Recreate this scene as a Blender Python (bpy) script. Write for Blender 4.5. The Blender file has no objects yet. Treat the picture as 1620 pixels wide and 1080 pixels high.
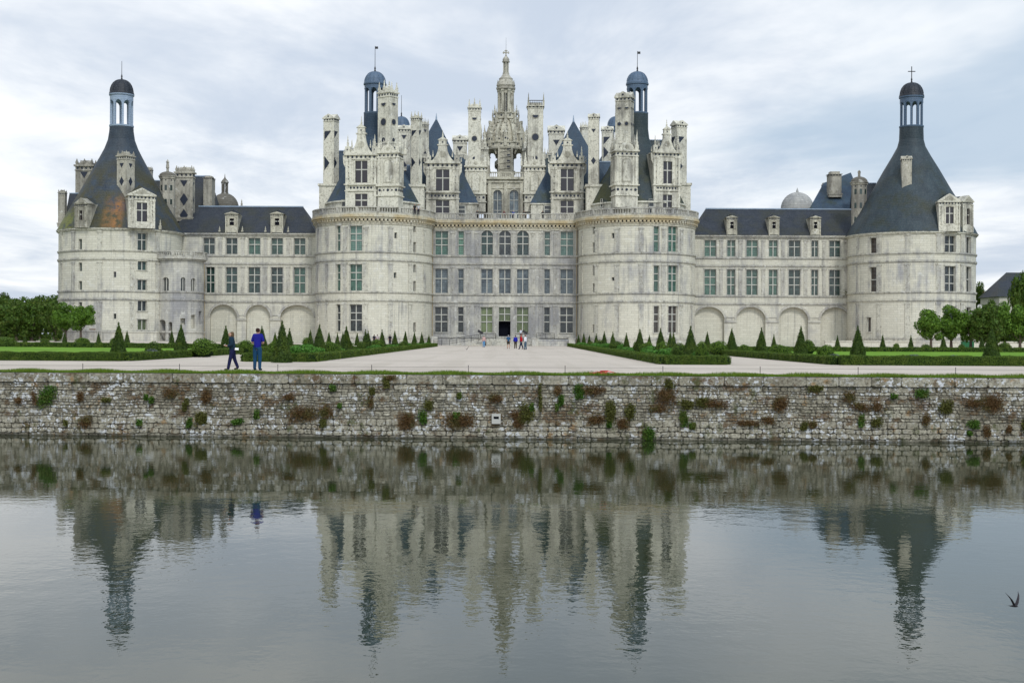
import bpy, math, random
import numpy as np
from mathutils import Vector, Matrix
R = math.radians
rnd = random.Random(7)
SC = bpy.context.scene
COL = SC.collection
# ---------------------------------------------------------------- camera numbers (real metres; z=0 is the terrace)
F, HZ, A, CX, CAMZ = 2068.0, 533.0, 0.0045, 810.0, 1.45
WATER = -2.42
def ray(px, py=533):
    du = px-CX; dv = HZ-py
    return (du-dv*A)/F, (dv+du*A)/F
def X(px, Y, py=400): return ray(px, py)[0]*Y
def Z(py, px, Y): return CAMZ+ray(px, py)[1]*Y
def ss(a, b, x):
    t = min(1, max(0, (x-a)/(b-a))); return t*t*(3-2*t)
def gz(x, y): return 0.5*ss(85, 205, y)*ss(5, 65, -x)
# ---------------------------------------------------------------- materials
class N:
    def __init__(s, name):
        s.m = bpy.data.materials.new(name); s.m.use_nodes = True
        s.t = s.m.node_tree; s.bsdf = s.t.nodes['Principled BSDF']
    def n(s, typ, **k):
        nd = s.t.nodes.new(typ)
        for a, v in k.items():
            if a in nd.inputs.keys() if isinstance(a, str) else False: nd.inputs[a].default_value = v
            else: setattr(nd, a, v)
        return nd
    def l(s, a, b): s.t.links.new(a, b)
    def coord(s, kind='Position'):
        if kind == 'Position': return s.n('ShaderNodeNewGeometry').outputs['Position']
        return s.n('ShaderNodeTexCoord').outputs[kind]
    def mapping(s, vec, scale=(1, 1, 1), loc=(0, 0, 0)):
        m = s.n('ShaderNodeMapping'); m.inputs['Scale'].default_value = scale; m.inputs['Location'].default_value = loc
        s.l(vec, m.inputs['Vector']); return m.outputs['Vector']
    def noise(s, vec, scale, detail=4, rough=.55):
        n = s.n('ShaderNodeTexNoise'); n.inputs['Scale'].default_value = scale
        n.inputs['Detail'].default_value = detail; n.inputs['Roughness'].default_value = rough
        s.l(vec, n.inputs['Vector']); return n.outputs['Fac']
    def ramp(s, fac, a, b, c0=0., c1=1.):
        n = s.n('ShaderNodeMapRange'); n.clamp = True
        n.inputs['From Min'].default_value = a; n.inputs['From Max'].default_value = b
        n.inputs['To Min'].default_value = c0; n.inputs['To Max'].default_value = c1
        s.l(fac, n.inputs['Value']); return n.outputs['Result']
    def mix(s, fac, a, b, mode='MIX'):
        n = s.n('ShaderNodeMix'); n.data_type = 'RGBA'; n.blend_type = mode
        for sock, v in ((n.inputs['Factor'], fac), (n.inputs['A'], a), (n.inputs['B'], b)):
            if isinstance(v, bpy.types.NodeSocket): s.l(v, sock)
            elif isinstance(v, (int, float)): sock.default_value = v if sock.type == 'VALUE' else (v, v, v, 1)
            else: sock.default_value = (*v, 1)
        return n.outputs['Result']
    def math(s, op, a, b=0.):
        n = s.n('ShaderNodeMath'); n.operation = op
        for i, v in enumerate((a, b)):
            if isinstance(v, bpy.types.NodeSocket): s.l(v, n.inputs[i])
            else: n.inputs[i].default_value = v
        return n.outputs[0]
    def bump(s, h, strength=.3, dist=.05):
        n = s.n('ShaderNodeBump'); n.inputs['Strength'].default_value = strength; n.inputs['Distance'].default_value = dist
        s.l(h, n.inputs['Height']); s.l(n.outputs['Normal'], s.bsdf.inputs['Normal'])
    def out(s, col, rough=.85, spec=.3, metal=0):
        b = s.bsdf
        if isinstance(col, bpy.types.NodeSocket): s.l(col, b.inputs['Base Color'])
        else: b.inputs['Base Color'].default_value = (*col, 1)
        if isinstance(rough, bpy.types.NodeSocket): s.l(rough, b.inputs['Roughness'])
        else: b.inputs['Roughness'].default_value = rough
        b.inputs['Specular IOR Level'].default_value = spec
        b.inputs['Metallic'].default_value = metal
        return s.m
def stone(name, light, dark, amount=.5, brick=True, ochre=False, contrast=1.):
    s = N(name); p = s.coord()
    big = s.noise(p, .11, 5, .6)
    mid = s.noise(s.mapping(p, (1, 1, .45)), .7, 5, .65)
    streak = s.noise(s.mapping(p, (1.6, 1.6, .11)), 1.0, 4, .6)
    fine = s.noise(p, 6, 4, .7)
    a = s.math('ADD', s.math('MULTIPLY', big, .45), s.math('MULTIPLY', mid, .3))
    a = s.math('ADD', a, s.math('MULTIPLY', streak, .25))
    m = s.ramp(a, .60-.22*amount, .72-.2*amount)
    c = s.mix(m, light, dark)
    c = s.mix(s.ramp(fine, .25, .8), c, s.mix(.5, c, (.30, .28, .24)))
    patch = s.ramp(s.noise(p, 1.3, 2, .4), .66, .70)
    c = s.mix(s.math('MULTIPLY', patch, .45), c, (.66, .65, .60))
    run = s.noise(s.mapping(p, (2.6, 2.6, .09)), 1.0, 5, .65); wh = s.noise(p, .22, 3, .5)
    c = s.mix(s.math('MULTIPLY', s.math('MULTIPLY', s.ramp(run, .54, .68), s.ramp(wh, .42, .60)), .6), c, (.20, .195, .18))
    if not brick:
        gr = s.noise(s.mapping(p, (1, 1, .6)), 1.9, 5, .7)
        c = s.mix(s.math('MULTIPLY', s.ramp(gr, .52, .70), .30+.35*amount), c, (.10, .092, .07))
        sm = s.noise(p, 3.4, 3, .6)
        c = s.mix(s.math('MULTIPLY', s.ramp(sm, .54, .66), .55), c, (.16, .14, .10))
    if brick:
        b = s.n('ShaderNodeTexBrick'); s.l(s.coord('UV'), b.inputs['Vector'])
        b.inputs['Scale'].default_value = 1; b.inputs['Mortar Size'].default_value = .022
        b.inputs['Brick Width'].default_value = 1.15; b.inputs['Row Height'].default_value = .38
        b.inputs['Mortar Smooth'].default_value = .2
        b.inputs['Color1'].default_value = (1, 1, 1, 1); b.inputs['Color2'].default_value = (.89, .885, .87, 1)
        b.inputs['Mortar'].default_value = (.68, .67, .65, 1)
        c = s.mix(contrast, c, b.outputs['Color'], 'MULTIPLY')
    if ochre:
        sep = s.n('ShaderNodeSeparateXYZ'); s.l(p, sep.inputs[0])
        z = sep.outputs['Z']
        k = s.math('MULTIPLY', s.ramp(z, 19.7, 20.3), s.ramp(z, 20.95, 21.2, 1, 0))
        k = s.math('MULTIPLY', k, s.ramp(s.noise(p, .35, 4, .6), .36, .56))
        c = s.mix(s.math('MULTIPLY', k, .65), c, (.43, .32, .15))
    s.bump(s.math('ADD', fine, mid), .35, .04)
    return s.out(c, .9, .2)
LIGHT = (.69, .66, .545); GREY = (.27, .272, .285)
M = {}
M['tower'] = stone('pale_tuffeau_ashlar', LIGHT, (.36, .36, .37), .42, ochre=True)
M['facade'] = stone('grey_weathered_ashlar', (.60, .58, .50), (.29, .29, .30), .74, ochre=True)
M['wing'] = stone('wing_ashlar', (.66, .635, .53), (.34, .335, .335), .52)
M['infill'] = stone('arch_infill_stone', (.68, .655, .54), (.40, .40, .39), .15)
M['mould'] = stone('moulding_stone', (.52, .50, .43), (.25, .248, .25), .68, brick=False, ochre=True)
M['mouldt'] = stone('tower_moulding_stone', (.60, .575, .475), (.27, .268, .27), .62, brick=False, ochre=True)
M['orn'] = stone('carved_stone', (.72, .69, .575), (.20, .19, .165), .50, brick=False)
M['cornice'] = stone('cornice_stone', (.60, .56, .44), (.21, .20, .18), .5, brick=False, ochre=True)
M['ornd'] = stone('lichened_carved_stone', (.56, .53, .42), (.17, .16, .13), .68, brick=False)
M['orno'] = stone('old_chimney_stone', (.47, .44, .36), (.17, .16, .14), .68, brick=False)
M['mull'] = N('mullion_stone').out((.46, .45, .40), .85, .2)
def slate(name, a, b, moss=None, mossamt=.5, lichen=False, rough=.58):
    s = N(name); p = s.coord()
    n1 = s.noise(s.mapping(p, (1, 1, .35)), .8, 5, .65)
    c = s.mix(s.ramp(n1, .3, .7), a, b)
    sep = s.n('ShaderNodeSeparateXYZ'); s.l(p, sep.inputs[0]); z = sep.outputs['Z']
    if moss:
        k = s.ramp(s.noise(p, .28, 5, .6), .62-.3*mossamt, .8-.3*mossamt)
        k = s.math('MULTIPLY', k, s.ramp(z, 26.5, 32.5, 1, .12)); c = s.mix(k, c, moss)
    if lichen:
        x = sep.outputs['X']
        def blot(cx, hw, zt, col, lo):
            k = s.math('MULTIPLY', s.ramp(x, cx-hw-.5, cx-hw+.6), s.ramp(x, cx+hw-.6, cx+hw+.5, 1, 0))
            k = s.math('MULTIPLY', k, s.ramp(z, zt-2, zt, 1, 0))
            k = s.math('MULTIPLY', k, s.ramp(s.noise(p, .9, 5, .7), lo, lo+.18))
            return s.mix(s.math('MULTIPLY', k, .85), c, col)
        c = blot(-65.4, .55, 24.4, (.24, .11, .025), .40)
        c = blot(-63.9, .75, 24.8, (.30, .125, .025), .36)
        c = blot(-73.2, 2.0, 22.5, (.15, .16, .02), .34)
    ln = s.n('ShaderNodeTexWave'); ln.wave_type = 'BANDS'; ln.bands_direction = 'Z'
    ln.inputs['Scale'].default_value = 1.1; ln.inputs['Distortion'].default_value = .6; s.l(p, ln.inputs['Vector'])
    c = s.mix(s.math('MULTIPLY', ln.outputs['Fac'], .22), c, (.02, .022, .025))
    f = s.noise(p, 5, 4, .75)
    c = s.mix(s.math('MULTIPLY', s.ramp(f, .45, .75), .7), c, s.mix(.3, c, (.20, .20, .19)))
    s.bump(s.math('ADD', ln.outputs['Fac'], s.math('MULTIPLY', f, 2.)), .35, .04)
    return s.out(c, rough, .28)
M['slate'] = slate('blue_slate', (.014, .032, .060), (.032, .066, .105), (.025, .040, .030), .45)
M['slatem'] = slate('mossy_slate', (.014, .028, .038), (.030, .048, .052), (.048, .052, .014), .72)
M['slateL'] = slate('lichened_tower_slate', (.014, .024, .040), (.036, .056, .082), (.050, .045, .014), .78, lichen=True)
M['slateR'] = slate('grey_tower_slate', (.014, .025, .034), (.036, .056, .066), (.026, .032, .018), .45)
M['slatew'] = slate('wing_slate', (.010, .015, .024), (.026, .032, .044), (.026, .028, .020), .55)
M['lead'] = slate('lead_sheet', (.06, .10, .16), (.10, .15, .22), None, rough=.5)
M['leadl'] = slate('pale_lead', (.25, .32, .42), (.34, .42, .52), None, rough=.5)
M['ledd'] = slate('dark_lead', (.008, .011, .018), (.018, .022, .032), None, rough=.5)
M['inlay_shade'] = N('slate_inlay_and_gap_shade').out((.014, .02, .036), .5, .4)
M['domew'] = stone('pale_stone_dome', (.46, .46, .44), (.28, .29, .30), .6, brick=True)
M['domeb'] = stone('dark_stone_dome', (.11, .10, .08), (.06, .055, .05), .6, brick=True)
M['iron'] = N('black_iron').out((.02, .02, .022), .6, .4)
M['pipe'] = N('drain_pipe').out((.30, .24, .15), .6, .3)
M['wood'] = N('brown_door').out((.16, .09, .055), .7, .3)
def glass(name, a, b, bars=(.28, .34), bar=(.03, .03, .03), curtain=None):
    s = N(name); uv = s.coord('UV'); p = s.coord()
    c = s.mix(s.ramp(s.noise(p, 1.1, 3, .6), .38, .62), a, b)
    oi = s.n('ShaderNodeObjectInfo'); c = s.mix(s.ramp(oi.outputs['Random'], 0, 1, .0, .75), c, s.mix(.25, (0, 0, 0), a))
    sep = s.n('ShaderNodeSeparateXYZ'); s.l(uv, sep.inputs[0])
    cell = s.n('ShaderNodeCombineXYZ')
    for i, w in enumerate(bars): s.l(s.math('FLOOR', s.math('DIVIDE', sep.outputs[i], w)), cell.inputs[i])
    wn_ = s.n('ShaderNodeTexWhiteNoise'); s.l(cell.outputs[0], wn_.inputs['Vector'])
    c = s.mix(s.math('MULTIPLY', wn_.outputs['Value'], .32), c, s.mix(.5, b, (.20, .25, .24)))
    k = None
    for i, w in enumerate(bars):
        fr = s.math('FRACT', s.math('DIVIDE', sep.outputs[i], w))
        m = s.math('LESS_THAN', fr, .17)
        k = m if k is None else s.math('MAXIMUM', k, m)
    c = s.mix(s.math('MULTIPLY', k, .75), c, bar)
    s.bump(s.noise(p, 3, 2), .12, .02)
    return s.out(c, .12, .5)
M['g_green'] = glass('green_leaded_glass', (.028, .085, .06), (.07, .18, .125))
M['g_bright'] = glass('bright_green_glass', (.09, .24, .15), (.17, .36, .24))
M['g_pale'] = glass('pale_leaded_glass', (.09, .18, .145), (.17, .30, .24))
M['g_blue'] = glass('blue_grey_glass', (.05, .07, .085), (.17, .21, .23))
M['g_dark'] = glass('dark_glass', (.012, .015, .018), (.035, .04, .042))
M['g_teal'] = glass('dark_teal_glass', (.008, .030, .026), (.02, .065, .05), bars=(.42, .5))
M['g_olive'] = glass('yellow_green_glass', (.13, .17, .05), (.20, .25, .10))
M['g_brown'] = glass('brown_shuttered_glass', (.05, .032, .025), (.10, .07, .055))
M['g_hole'] = N('dark_unlit_glass').out((.018, .015, .02), .15, .5)
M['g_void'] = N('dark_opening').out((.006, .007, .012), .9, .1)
def leafmat(name, a, b, c2=None):
    s = N(name); g = s.n('ShaderNodeNewGeometry'); p = g.outputs['Position']
    c = s.mix(g.outputs['Random Per Island'], a, b)
    n = s.noise(p, 1.7, 3, .6)
    if c2: c = s.mix(s.ramp(n, .5, .66), c, c2)
    s.bsdf.inputs['Subsurface Weight'].default_value = 0
    m = s.out(c, .6, .25)
    tr = s.n('ShaderNodeBsdfTranslucent'); s.l(c, tr.inputs['Color'])
    mx = s.n('ShaderNodeMixShader'); mx.inputs[0].default_value = .25
    s.l(s.bsdf.outputs[0], mx.inputs[1]); s.l(tr.outputs[0], mx.inputs[2])
    s.l(mx.outputs[0], s.t.nodes['Material Output'].inputs['Surface'])
    return m
M['yew'] = leafmat('yew_needles', (.022, .045, .006), (.065, .115, .013), (.08, .12, .012))
M['box'] = leafmat('box_leaves', (.035, .065, .006), (.10, .17, .016), (.12, .17, .022))
M['bush'] = leafmat('bush_leaves', (.045, .09, .007), (.13, .22, .02))
M['fern'] = leafmat('bright_leaves', (.04, .12, .012), (.10, .25, .03))
M['maple'] = leafmat('maple_leaves', (.04, .10, .008), (.14, .25, .025))
M['wood_leaf'] = leafmat('woodland_leaves', (.028, .06, .006), (.08, .15, .015), (.10, .135, .02))
M['olive_leaf'] = leafmat('dull_woodland_leaves', (.03, .05, .02), (.075, .10, .035))
M['brownplant'] = leafmat('dry_brown_stems', (.10, .058, .022), (.20, .115, .045), (.13, .12, .035))
M['oliveplant'] = leafmat('olive_stems', (.07, .075, .015), (.15, .15, .035))
M['wallgreen'] = leafmat('wall_herb_leaves', (.03, .08, .010), (.10, .20, .022), (.12, .14, .03))
M['lav'] = leafmat('lavender_leaves', (.07, .10, .06), (.16, .17, .20))
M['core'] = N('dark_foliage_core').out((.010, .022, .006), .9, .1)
M['bark'] = N('bark').out((.09, .07, .055), .9, .1)
def ground_mat(name, cols, scales, bumpd=.02):
    s = N(name); p = s.coord()
    c = s.mix(s.ramp(s.noise(p, scales[0], 4, .6), .35, .65), cols[0], cols[1])
    c = s.mix(s.ramp(s.noise(p, scales[1], 3, .7), .45, .75), c, cols[2])
    s.bump(s.noise(p, scales[1]*2, 3), .5, bumpd)
    return s.out(c, .95, .15)
def gravel_mat():
    s = N('pale_gravel'); p = s.coord()
    c = s.mix(s.ramp(s.noise(p, .12, 4, .6), .38, .62), (.56, .485, .405), (.48, .415, .345))
    c = s.mix(s.ramp(s.noise(p, 9, 4, .75), .42, .72), c, (.34, .30, .26))
    tr = s.noise(s.mapping(p, (.75, .025, 1)), 1.0, 4, .6)
    c = s.mix(s.math('MULTIPLY', s.ramp(tr, .50, .60), .7), c, (.42, .365, .30))
    t2 = s.noise(s.mapping(p, (.04, .9, 1), (3, 5, 0)), 1.0, 4, .6)
    c = s.mix(s.math('MULTIPLY', s.ramp(t2, .52, .62), .6), c, (.62, .55, .465))
    s.bump(s.noise(p, 16, 3), .6, .02)
    return s.out(c, .95, .15)
M['gravel'] = gravel_mat()
M['lawn'] = ground_mat('mown_lawn', ((.085, .20, .010), (.15, .30, .02), (.12, .17, .02)), (.22, 2.2), .03)
M['meadow'] = ground_mat('rough_grass', ((.05, .10, .015), (.07, .12, .02), (.04, .07, .015)), (.05, 2), .05)
M['soil'] = ground_mat('planting_soil', ((.05, .06, .03), (.04, .08, .02), (.06, .045, .03)), (.5, 6), .05)
M['blade'] = leafmat('grass_blades', (.07, .13, .008), (.16, .22, .02))
# ---------------------------------------------------------------- mesh builder
class MB:
    def __init__(s, T=None): s.v = []; s.f = []; s.m = []; s.T = T or Matrix()
    def add(s, vs, fs, mi=0):
        o = len(s.v); T = s.T
        s.v += [tuple(T @ Vector(v)) for v in vs]
        s.f += [tuple(i+o for i in f) for f in fs]; s.m += [mi]*len(fs)
    def box(s, x0, x1, y0, y1, z0, z1, mi=0, tap=0):
        t = tap
        s.add([(x0, y0, z0), (x1, y0, z0), (x1, y1, z0), (x0, y1, z0), (x0+t, y0+t, z1), (x1-t, y0+t, z1), (x1-t, y1-t, z1), (x0+t, y1-t, z1)],
              [(3, 2, 1, 0), (4, 5, 6, 7), (0, 1, 5, 4), (1, 2, 6, 5), (2, 3, 7, 6), (3, 0, 4, 7)], mi)
    def prism(s, poly, y0, y1, mi=0):     # poly in (x,z), counter-clockwise seen from -y
        n = len(poly)
        s.add([(x, y0, z) for x, z in poly]+[(x, y1, z) for x, z in poly],
              [tuple(range(n)), tuple(range(2*n-1, n-1, -1))]+[(i, i+n, (i+1) % n+n, (i+1) % n) for i in range(n)], mi)
    def lathe(s, prof, n=32, cx=0, cy=0, mi=0, off=0., close=True):
        vs = []
        for r, z in prof:
            for k in range(n):
                a = off+2*math.pi*k/n; vs.append((cx+r*math.sin(a), cy-r*math.cos(a), z))
        fs = []
        for j in range(len(prof)-1):
            for k in range(n):
                k2 = (k+1) % n
                fs.append((j*n+k, j*n+k2, (j+1)*n+k2, (j+1)*n+k))
        if close:
            if prof[-1][0] > .01: fs.append(tuple((len(prof)-1)*n+k for k in range(n)))
            if prof[0][0] > .01: fs.append(tuple(k for k in reversed(range(n))))
        s.add(vs, fs, mi)
    def pinn(s, x, y, z, h, w, mi=0):     # small stone pinnacle
        s.box(x-w/2, x+w/2, y-w/2, y+w/2, z, z+h*.3, mi)
        s.lathe([(w*.62, z+h*.3), (w*.62, z+h*.36), (w*.3, z+h*.42), (w*.42, z+h*.55), (w*.2, z+h*.68), (w*.26, z+h*.76), (0.01, z+h)], 6, x, y, mi)
    def disc(s, x, y, z, r, mi=1, n=14, t=.05, half=False, yin=.1):   # disc on a front (-y) face
        a0 = math.pi if half else 0; a1 = 2*math.pi
        k = n if not half else n+1
        pts = [(x+r*math.cos(a0+(a1-a0)*i/n), z+r*math.sin(a0+(a1-a0)*i/n)) for i in range(k)]
        s.prism(pts, y-t, y+yin, mi)
    def diamond(s, x, y, z, w, h, mi=1, t=.05): s.prism([(x-w, z), (x, z-h), (x+w, z), (x, z+h)], y-t, y+.1, mi)
    def build(s, name, mats, parent=None, uv='box', loc=None):
        me = bpy.data.meshes.new(name)
        me.from_pydata(s.v, [], s.f)
        for m in (mats if isinstance(mats, (list, tuple)) else [mats]): me.materials.append(m)
        me.polygons.foreach_set('material_index', s.m)
        uvl = me.uv_layers.new(name='UVMap')
        co = np.array(s.v); 
        for p in me.polygons:
            n = p.normal
            for li in p.loop_indices:
                x, y, z = co[me.loops[li].vertex_index]
                if uv == 'box':
                    if abs(n.z) > .8: q = (x, y)
                    elif abs(n.y) >= abs(n.x): q = (x, z)
                    else: q = (y, z)
                else:
                    cx, cy, r = uv
                    c = p.center; a = math.atan2(c.x-cx, cy-c.y); b = math.atan2(x-cx, cy-y)
                    if b-a > math.pi: b -= 2*math.pi
                    if a-b > math.pi: b += 2*math.pi
                    q = (b*r, z)
                uvl.data[li].uv = q
        o = bpy.data.objects.new(name, me); COL.objects.link(o)
        if parent is not None: o.parent = parent
        return o
def tag(o, label=None, cat=None, group=None, kind=None):
    if label: o['label'] = label
    if cat: o['category'] = cat
    if group: o['group'] = group
    if kind: o['kind'] = kind
    return o
def empty(name, loc=(0, 0, 0), **k):
    o = bpy.data.objects.new(name, None); o.location = loc; COL.objects.link(o); o.empty_display_size = .3
    return tag(o, **k)
def TM(x, y, z, rz=0): return Matrix.Translation((x, y, z)) @ Matrix.Rotation(rz, 4, 'Z')
# ---------------------------------------------------------------- castle: walls with openings
castle = empty('castle', (0, 221, 0), label='huge pale stone renaissance castle with round towers, slate cones and crowded chimneys across the moat', cat='castle')
castle_inv = Matrix.Translation((0, -221, 0))
class CB(MB):
    """mesh builder whose parts hang under the castle"""
    def build(s, name, mats, parent=None, uv='box'):
        o = MB.build(s, name, mats, castle if parent is None else parent, uv)
        if parent is None: o.matrix_parent_inverse = castle_inv
        return o
def pmap(Y): return lambda u, z, d: (u, Y-d, z)
def cmap(cx, cy, r): return lambda u, z, d: (cx+(r+d)*math.sin(u/r), cy-(r+d)*math.cos(u/r), z)
def chit(px, cx, cy, r, py=430):
    k = ray(px, py)[0]
    a = k*k+1; b = -2*(k*cx+cy); c = cx*cx+cy*cy-r*r
    D = b*b-4*a*c
    if D < 0: D = 0
    t = (-b-math.sqrt(D))/(2*a)
    return math.atan2(k*t-cx, cy-t)*r, t
def mbox(mb, mp, u0, u1, z0, z1, d0, d1, mi=0, du=1.2):   # box following a wall map, d0 inner, d1 outer
    n = max(1, int(math.ceil((u1-u0)/du)))
    vs = []; 
    for i in range(n+1):
        u = u0+(u1-u0)*i/n
        vs += [mp(u, z0, d0), mp(u, z0, d1), mp(u, z1, d1), mp(u, z1, d0)]
    fs = []
    for i in range(n):
        a = 4*i; b = a+4
        fs += [(a, b, b+1, a+1), (a+1, b+1, b+2, a+2), (a+2, b+2, b+3, a+3), (a+3, b+3, b, a)]
    fs += [(0, 1, 2, 3), (4*n+3, 4*n+2, 4*n+1, 4*n)]
    mb.add(vs, fs, mi)
def wallgrid(mb, mp, u0, u1, z0, z1, holes, du=1.2, depth=.45, rmi=0):
    us = {u0, u1}; zs = {z0, z1}
    for h in holes: us |= {h[0], h[1]}; zs |= {h[2], h[3]}
    us = sorted(us); zs = sorted(zs)
    full = []
    for a, b in zip(us, us[1:]):
        n = max(1, int(math.ceil((b-a)/du))); full += [a+(b-a)*i/n for i in range(n)]
    full.append(us[-1]); us = full
    idx = {}; vs = []
    def vid(i, j):
        if (i, j) not in idx: idx[(i, j)] = len(vs); vs.append(mp(us[i], zs[j], 0))
        return idx[(i, j)]
    fs = []
    for i in range(len(us)-1):
        uc = (us[i]+us[i+1])/2
        for j in range(len(zs)-1):
            zc = (zs[j]+zs[j+1])/2
            if any(h[0] < uc < h[1] and h[2] < zc < h[3] for h in holes): continue
            fs.append((vid(i, j), vid(i+1, j), vid(i+1, j+1), vid(i, j+1)))
    mb.add(vs, fs, 0)
    for h in holes:
        a, b, c, d = h[:4]; arch = h[4] if len(h) > 4 else 0; D = h[5] if len(h) > 5 else depth
        zs0 = d-arch
        q = lambda u, z, dd: mp(u, z, dd)
        mb.add([q(a, c, 0), q(a, c, -D), q(a, zs0, -D), q(a, zs0, 0)], [(0, 1, 2, 3)], rmi)
        mb.add([q(b, c, 0), q(b, c, -D), q(b, zs0, -D), q(b, zs0, 0)], [(3, 2, 1, 0)], rmi)
        mb.add([q(a, c, 0), q(b, c, 0), q(b, c, -D), q(a, c, -D)], [(0, 1, 2, 3)], rmi)
        if not arch:
            mb.add([q(a, d, 0), q(b, d, 0), q(b, d, -D), q(a, d, -D)], [(3, 2, 1, 0)], rmi)
        else:
            n = 14; w = (b-a)/2; m = (a+b)/2
            pts = [(m-w*math.cos(math.pi*i/n), zs0+arch*math.sin(math.pi*i/n)) for i in range(n+1)]
            for (p0, q0), (p1, q1) in zip(pts, pts[1:]):
                mb.add([mp(p0, q0, 0), mp(p1, q1, 0), mp(p1, d, 0), mp(p0, d, 0)], [(0, 1, 2, 3)], 0)
                mb.add([mp(p0, q0, 0), mp(p1, q1, 0), mp(p1, q1, -D), mp(p0, q0, -D)], [(0, 3, 2, 1)], rmi)
ROWS3 = (.42, .69); ROWS2 = (.60,)
def window(mp, u0, u1, z0, z1, cols, rows, gl, parent=None, D=.40, mw=.14, frame=True, panes2=None):
    """stone cross frame (part) with its glazing (sub-part)"""
    fb = CB()
    if frame:
        e = .045
        mbox(fb, mp, u0, u0+e, z0, z1, -D, -D+.12); mbox(fb, mp, u1-e, u1, z0, z1, -D, -D+.12)
        mbox(fb, mp, u0+e, u1-e, z1-e, z1, -D, -D+.12); mbox(fb, mp, u0+e, u1-e, z0, z0+e, -D, -D+.12)
        for c in range(1, cols):
            u = u0+(u1-u0)*c/cols; mbox(fb, mp, u-mw/2, u+mw/2, z0+e, z1-e, -D, -D+.17)
        for t in rows:
            z = z0+(z1-z0)*t
            for c in range(cols):
                ua = u0+(u1-u0)*c/cols+(mw/2 if c else e); ub = u0+(u1-u0)*(c+1)/cols-(mw/2 if c < cols-1 else e)
                mbox(fb, mp, ua, ub, z-mw/2, z+mw/2, -D, -D+.155)
    else:
        mbox(fb, mp, u0, u0+.05, z0, z1, -D, -D+.05); mbox(fb, mp, u1-.05, u1, z0, z1, -D, -D+.05)
    w = fb.build('window', M['mull'], parent)
    g = CB(); mbox(g, mp, u0-.05, u1+.05, z0-.05, z1+.05, -D-.06, -D+.01)
    p = MB.build(g, 'pane', M[gl] if isinstance(gl, str) else gl, w)
    if parent is None: pass
    return w
def strings(mb, mp, u0, u1, levels, proud=.22):
    for z, h in levels:
        mbox(mb, mp, u0, u1, z, z+h, -.05, proud); mbox(mb, mp, u0, u1, z-.13, z-.001, -.05, proud*.55)
def pilaster(mb, mp, uc, w, spans, proud=.09):
    for z0, z1 in spans:
        mbox(mb, mp, uc-w/2, uc+w/2, z0, z1-.42, -.04, proud)
        mbox(mb, mp, uc-w/2-.08, uc+w/2+.08, z1-.42, z1-.14, -.04, proud+.07)
LV = [(15.0, .22), (13.68, .24), (8.52, .22), (7.2, .24)]
SP = [(15.25, 19.3), (8.78, 13.5), (1.5, 7.05)]
def surround(mb, mp, u0, u1, z0, z1, sill=True):
    mbox(mb, mp, u0-.14, u0-.002, z0, z1, -.04, .055); mbox(mb, mp, u1+.002, u1+.14, z0, z1, -.04, .055)
    mbox(mb, mp, u0-.2, u1+.2, z1+.002, z1+.16, -.04, .10)
    if sill: mbox(mb, mp, u0-.2, u1+.2, z0-.14, z0-.002, -.04, .13)
# ---- keep: central facade
YF = 221.0; mp = pmap(YF)
xf = lambda px: X(px, YF)
B3 = [(15.27, 19.3), (8.8, 12.95), (2.2, 6.5)]
cols_f = [(688.4, 708.8, 2), (725, 733.8, 1), (861.2, 870.2, 1), (886.6, 907.2, 2)]
holes = []; wins = []
gl_f = {0: ['g_green', 'g_blue', 'g_dark'], 1: ['g_bright', 'g_blue', 'g_dark'], 2: ['g_pale', 'g_blue', 'g_dark'], 3: ['g_pale', 'g_blue', 'g_dark']}
for ci, (a, b, c) in enumerate(cols_f):
    for fi, (z0, z1) in enumerate(B3):
        h = (xf(a), xf(b), z0, z1); holes.append(h); wins.append((*h, c, ROWS3 if fi != 1 else (.6,), gl_f[ci][fi], 0))
arch3 = [(761.2, 779.8), (789.4, 808.2), (817.8, 836.6)]
for i, (a, b) in enumerate(arch3):
    h = (xf(a), xf(b), 15.27, 19.45, .95); holes.append(h); wins.append((*h[:4], 2, (.46, .76), 'g_teal' if i != 1 else 'g_dark', 1))
    h = (xf(a), xf(b), 8.8, 12.95); holes.append(h); wins.append((*h, 2, (.6,), 'g_blue', 0))
    if i != 1:
        h = (xf(a), xf(b), 2.2, 6.5); holes.append(h); wins.append((*h, 2, ROWS3, 'g_olive', 0))
    else:
        h = (xf(a), xf(b), 1.2, 6.5); holes.append(h)
w = CB(); wallgrid(w, mp, xf(680), xf(918), -.5, 20.0, holes)
w.build('facade_wall', M['facade'])
for (u0, u1, z0, z1, c, rows, gl, ar) in wins:
    window(mp, u0, u1, z0, z1, c, rows, gl)
# door bay
u0, u1 = xf(789.4), xf(808.2)
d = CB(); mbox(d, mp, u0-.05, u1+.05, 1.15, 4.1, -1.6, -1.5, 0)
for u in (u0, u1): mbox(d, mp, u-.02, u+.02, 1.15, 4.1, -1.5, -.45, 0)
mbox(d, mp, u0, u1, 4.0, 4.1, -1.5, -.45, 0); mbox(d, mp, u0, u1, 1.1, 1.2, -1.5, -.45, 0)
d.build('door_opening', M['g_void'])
window(mp, u0, u1, 4.15, 6.5, 2, (.5,), 'g_olive')
w = CB(); strings(w, mp, xf(682), xf(916), LV, .2)
for px in (716.5, 741, 754.5, 784.5, 813, 843.5, 855.5, 878.5):
    pilaster(w, mp, xf(px), .62, SP)
for h in holes:
    if h[2] > 1.5: surround(w, mp, h[0], h[1], h[2], h[3] if len(h) < 5 else h[3], sill=h[2] < 15)
mbox(w, mp, xf(682), xf(916), 1.25, 1.55, -.05, .22)
w.build('facade_moulding', M['mould'])
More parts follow.
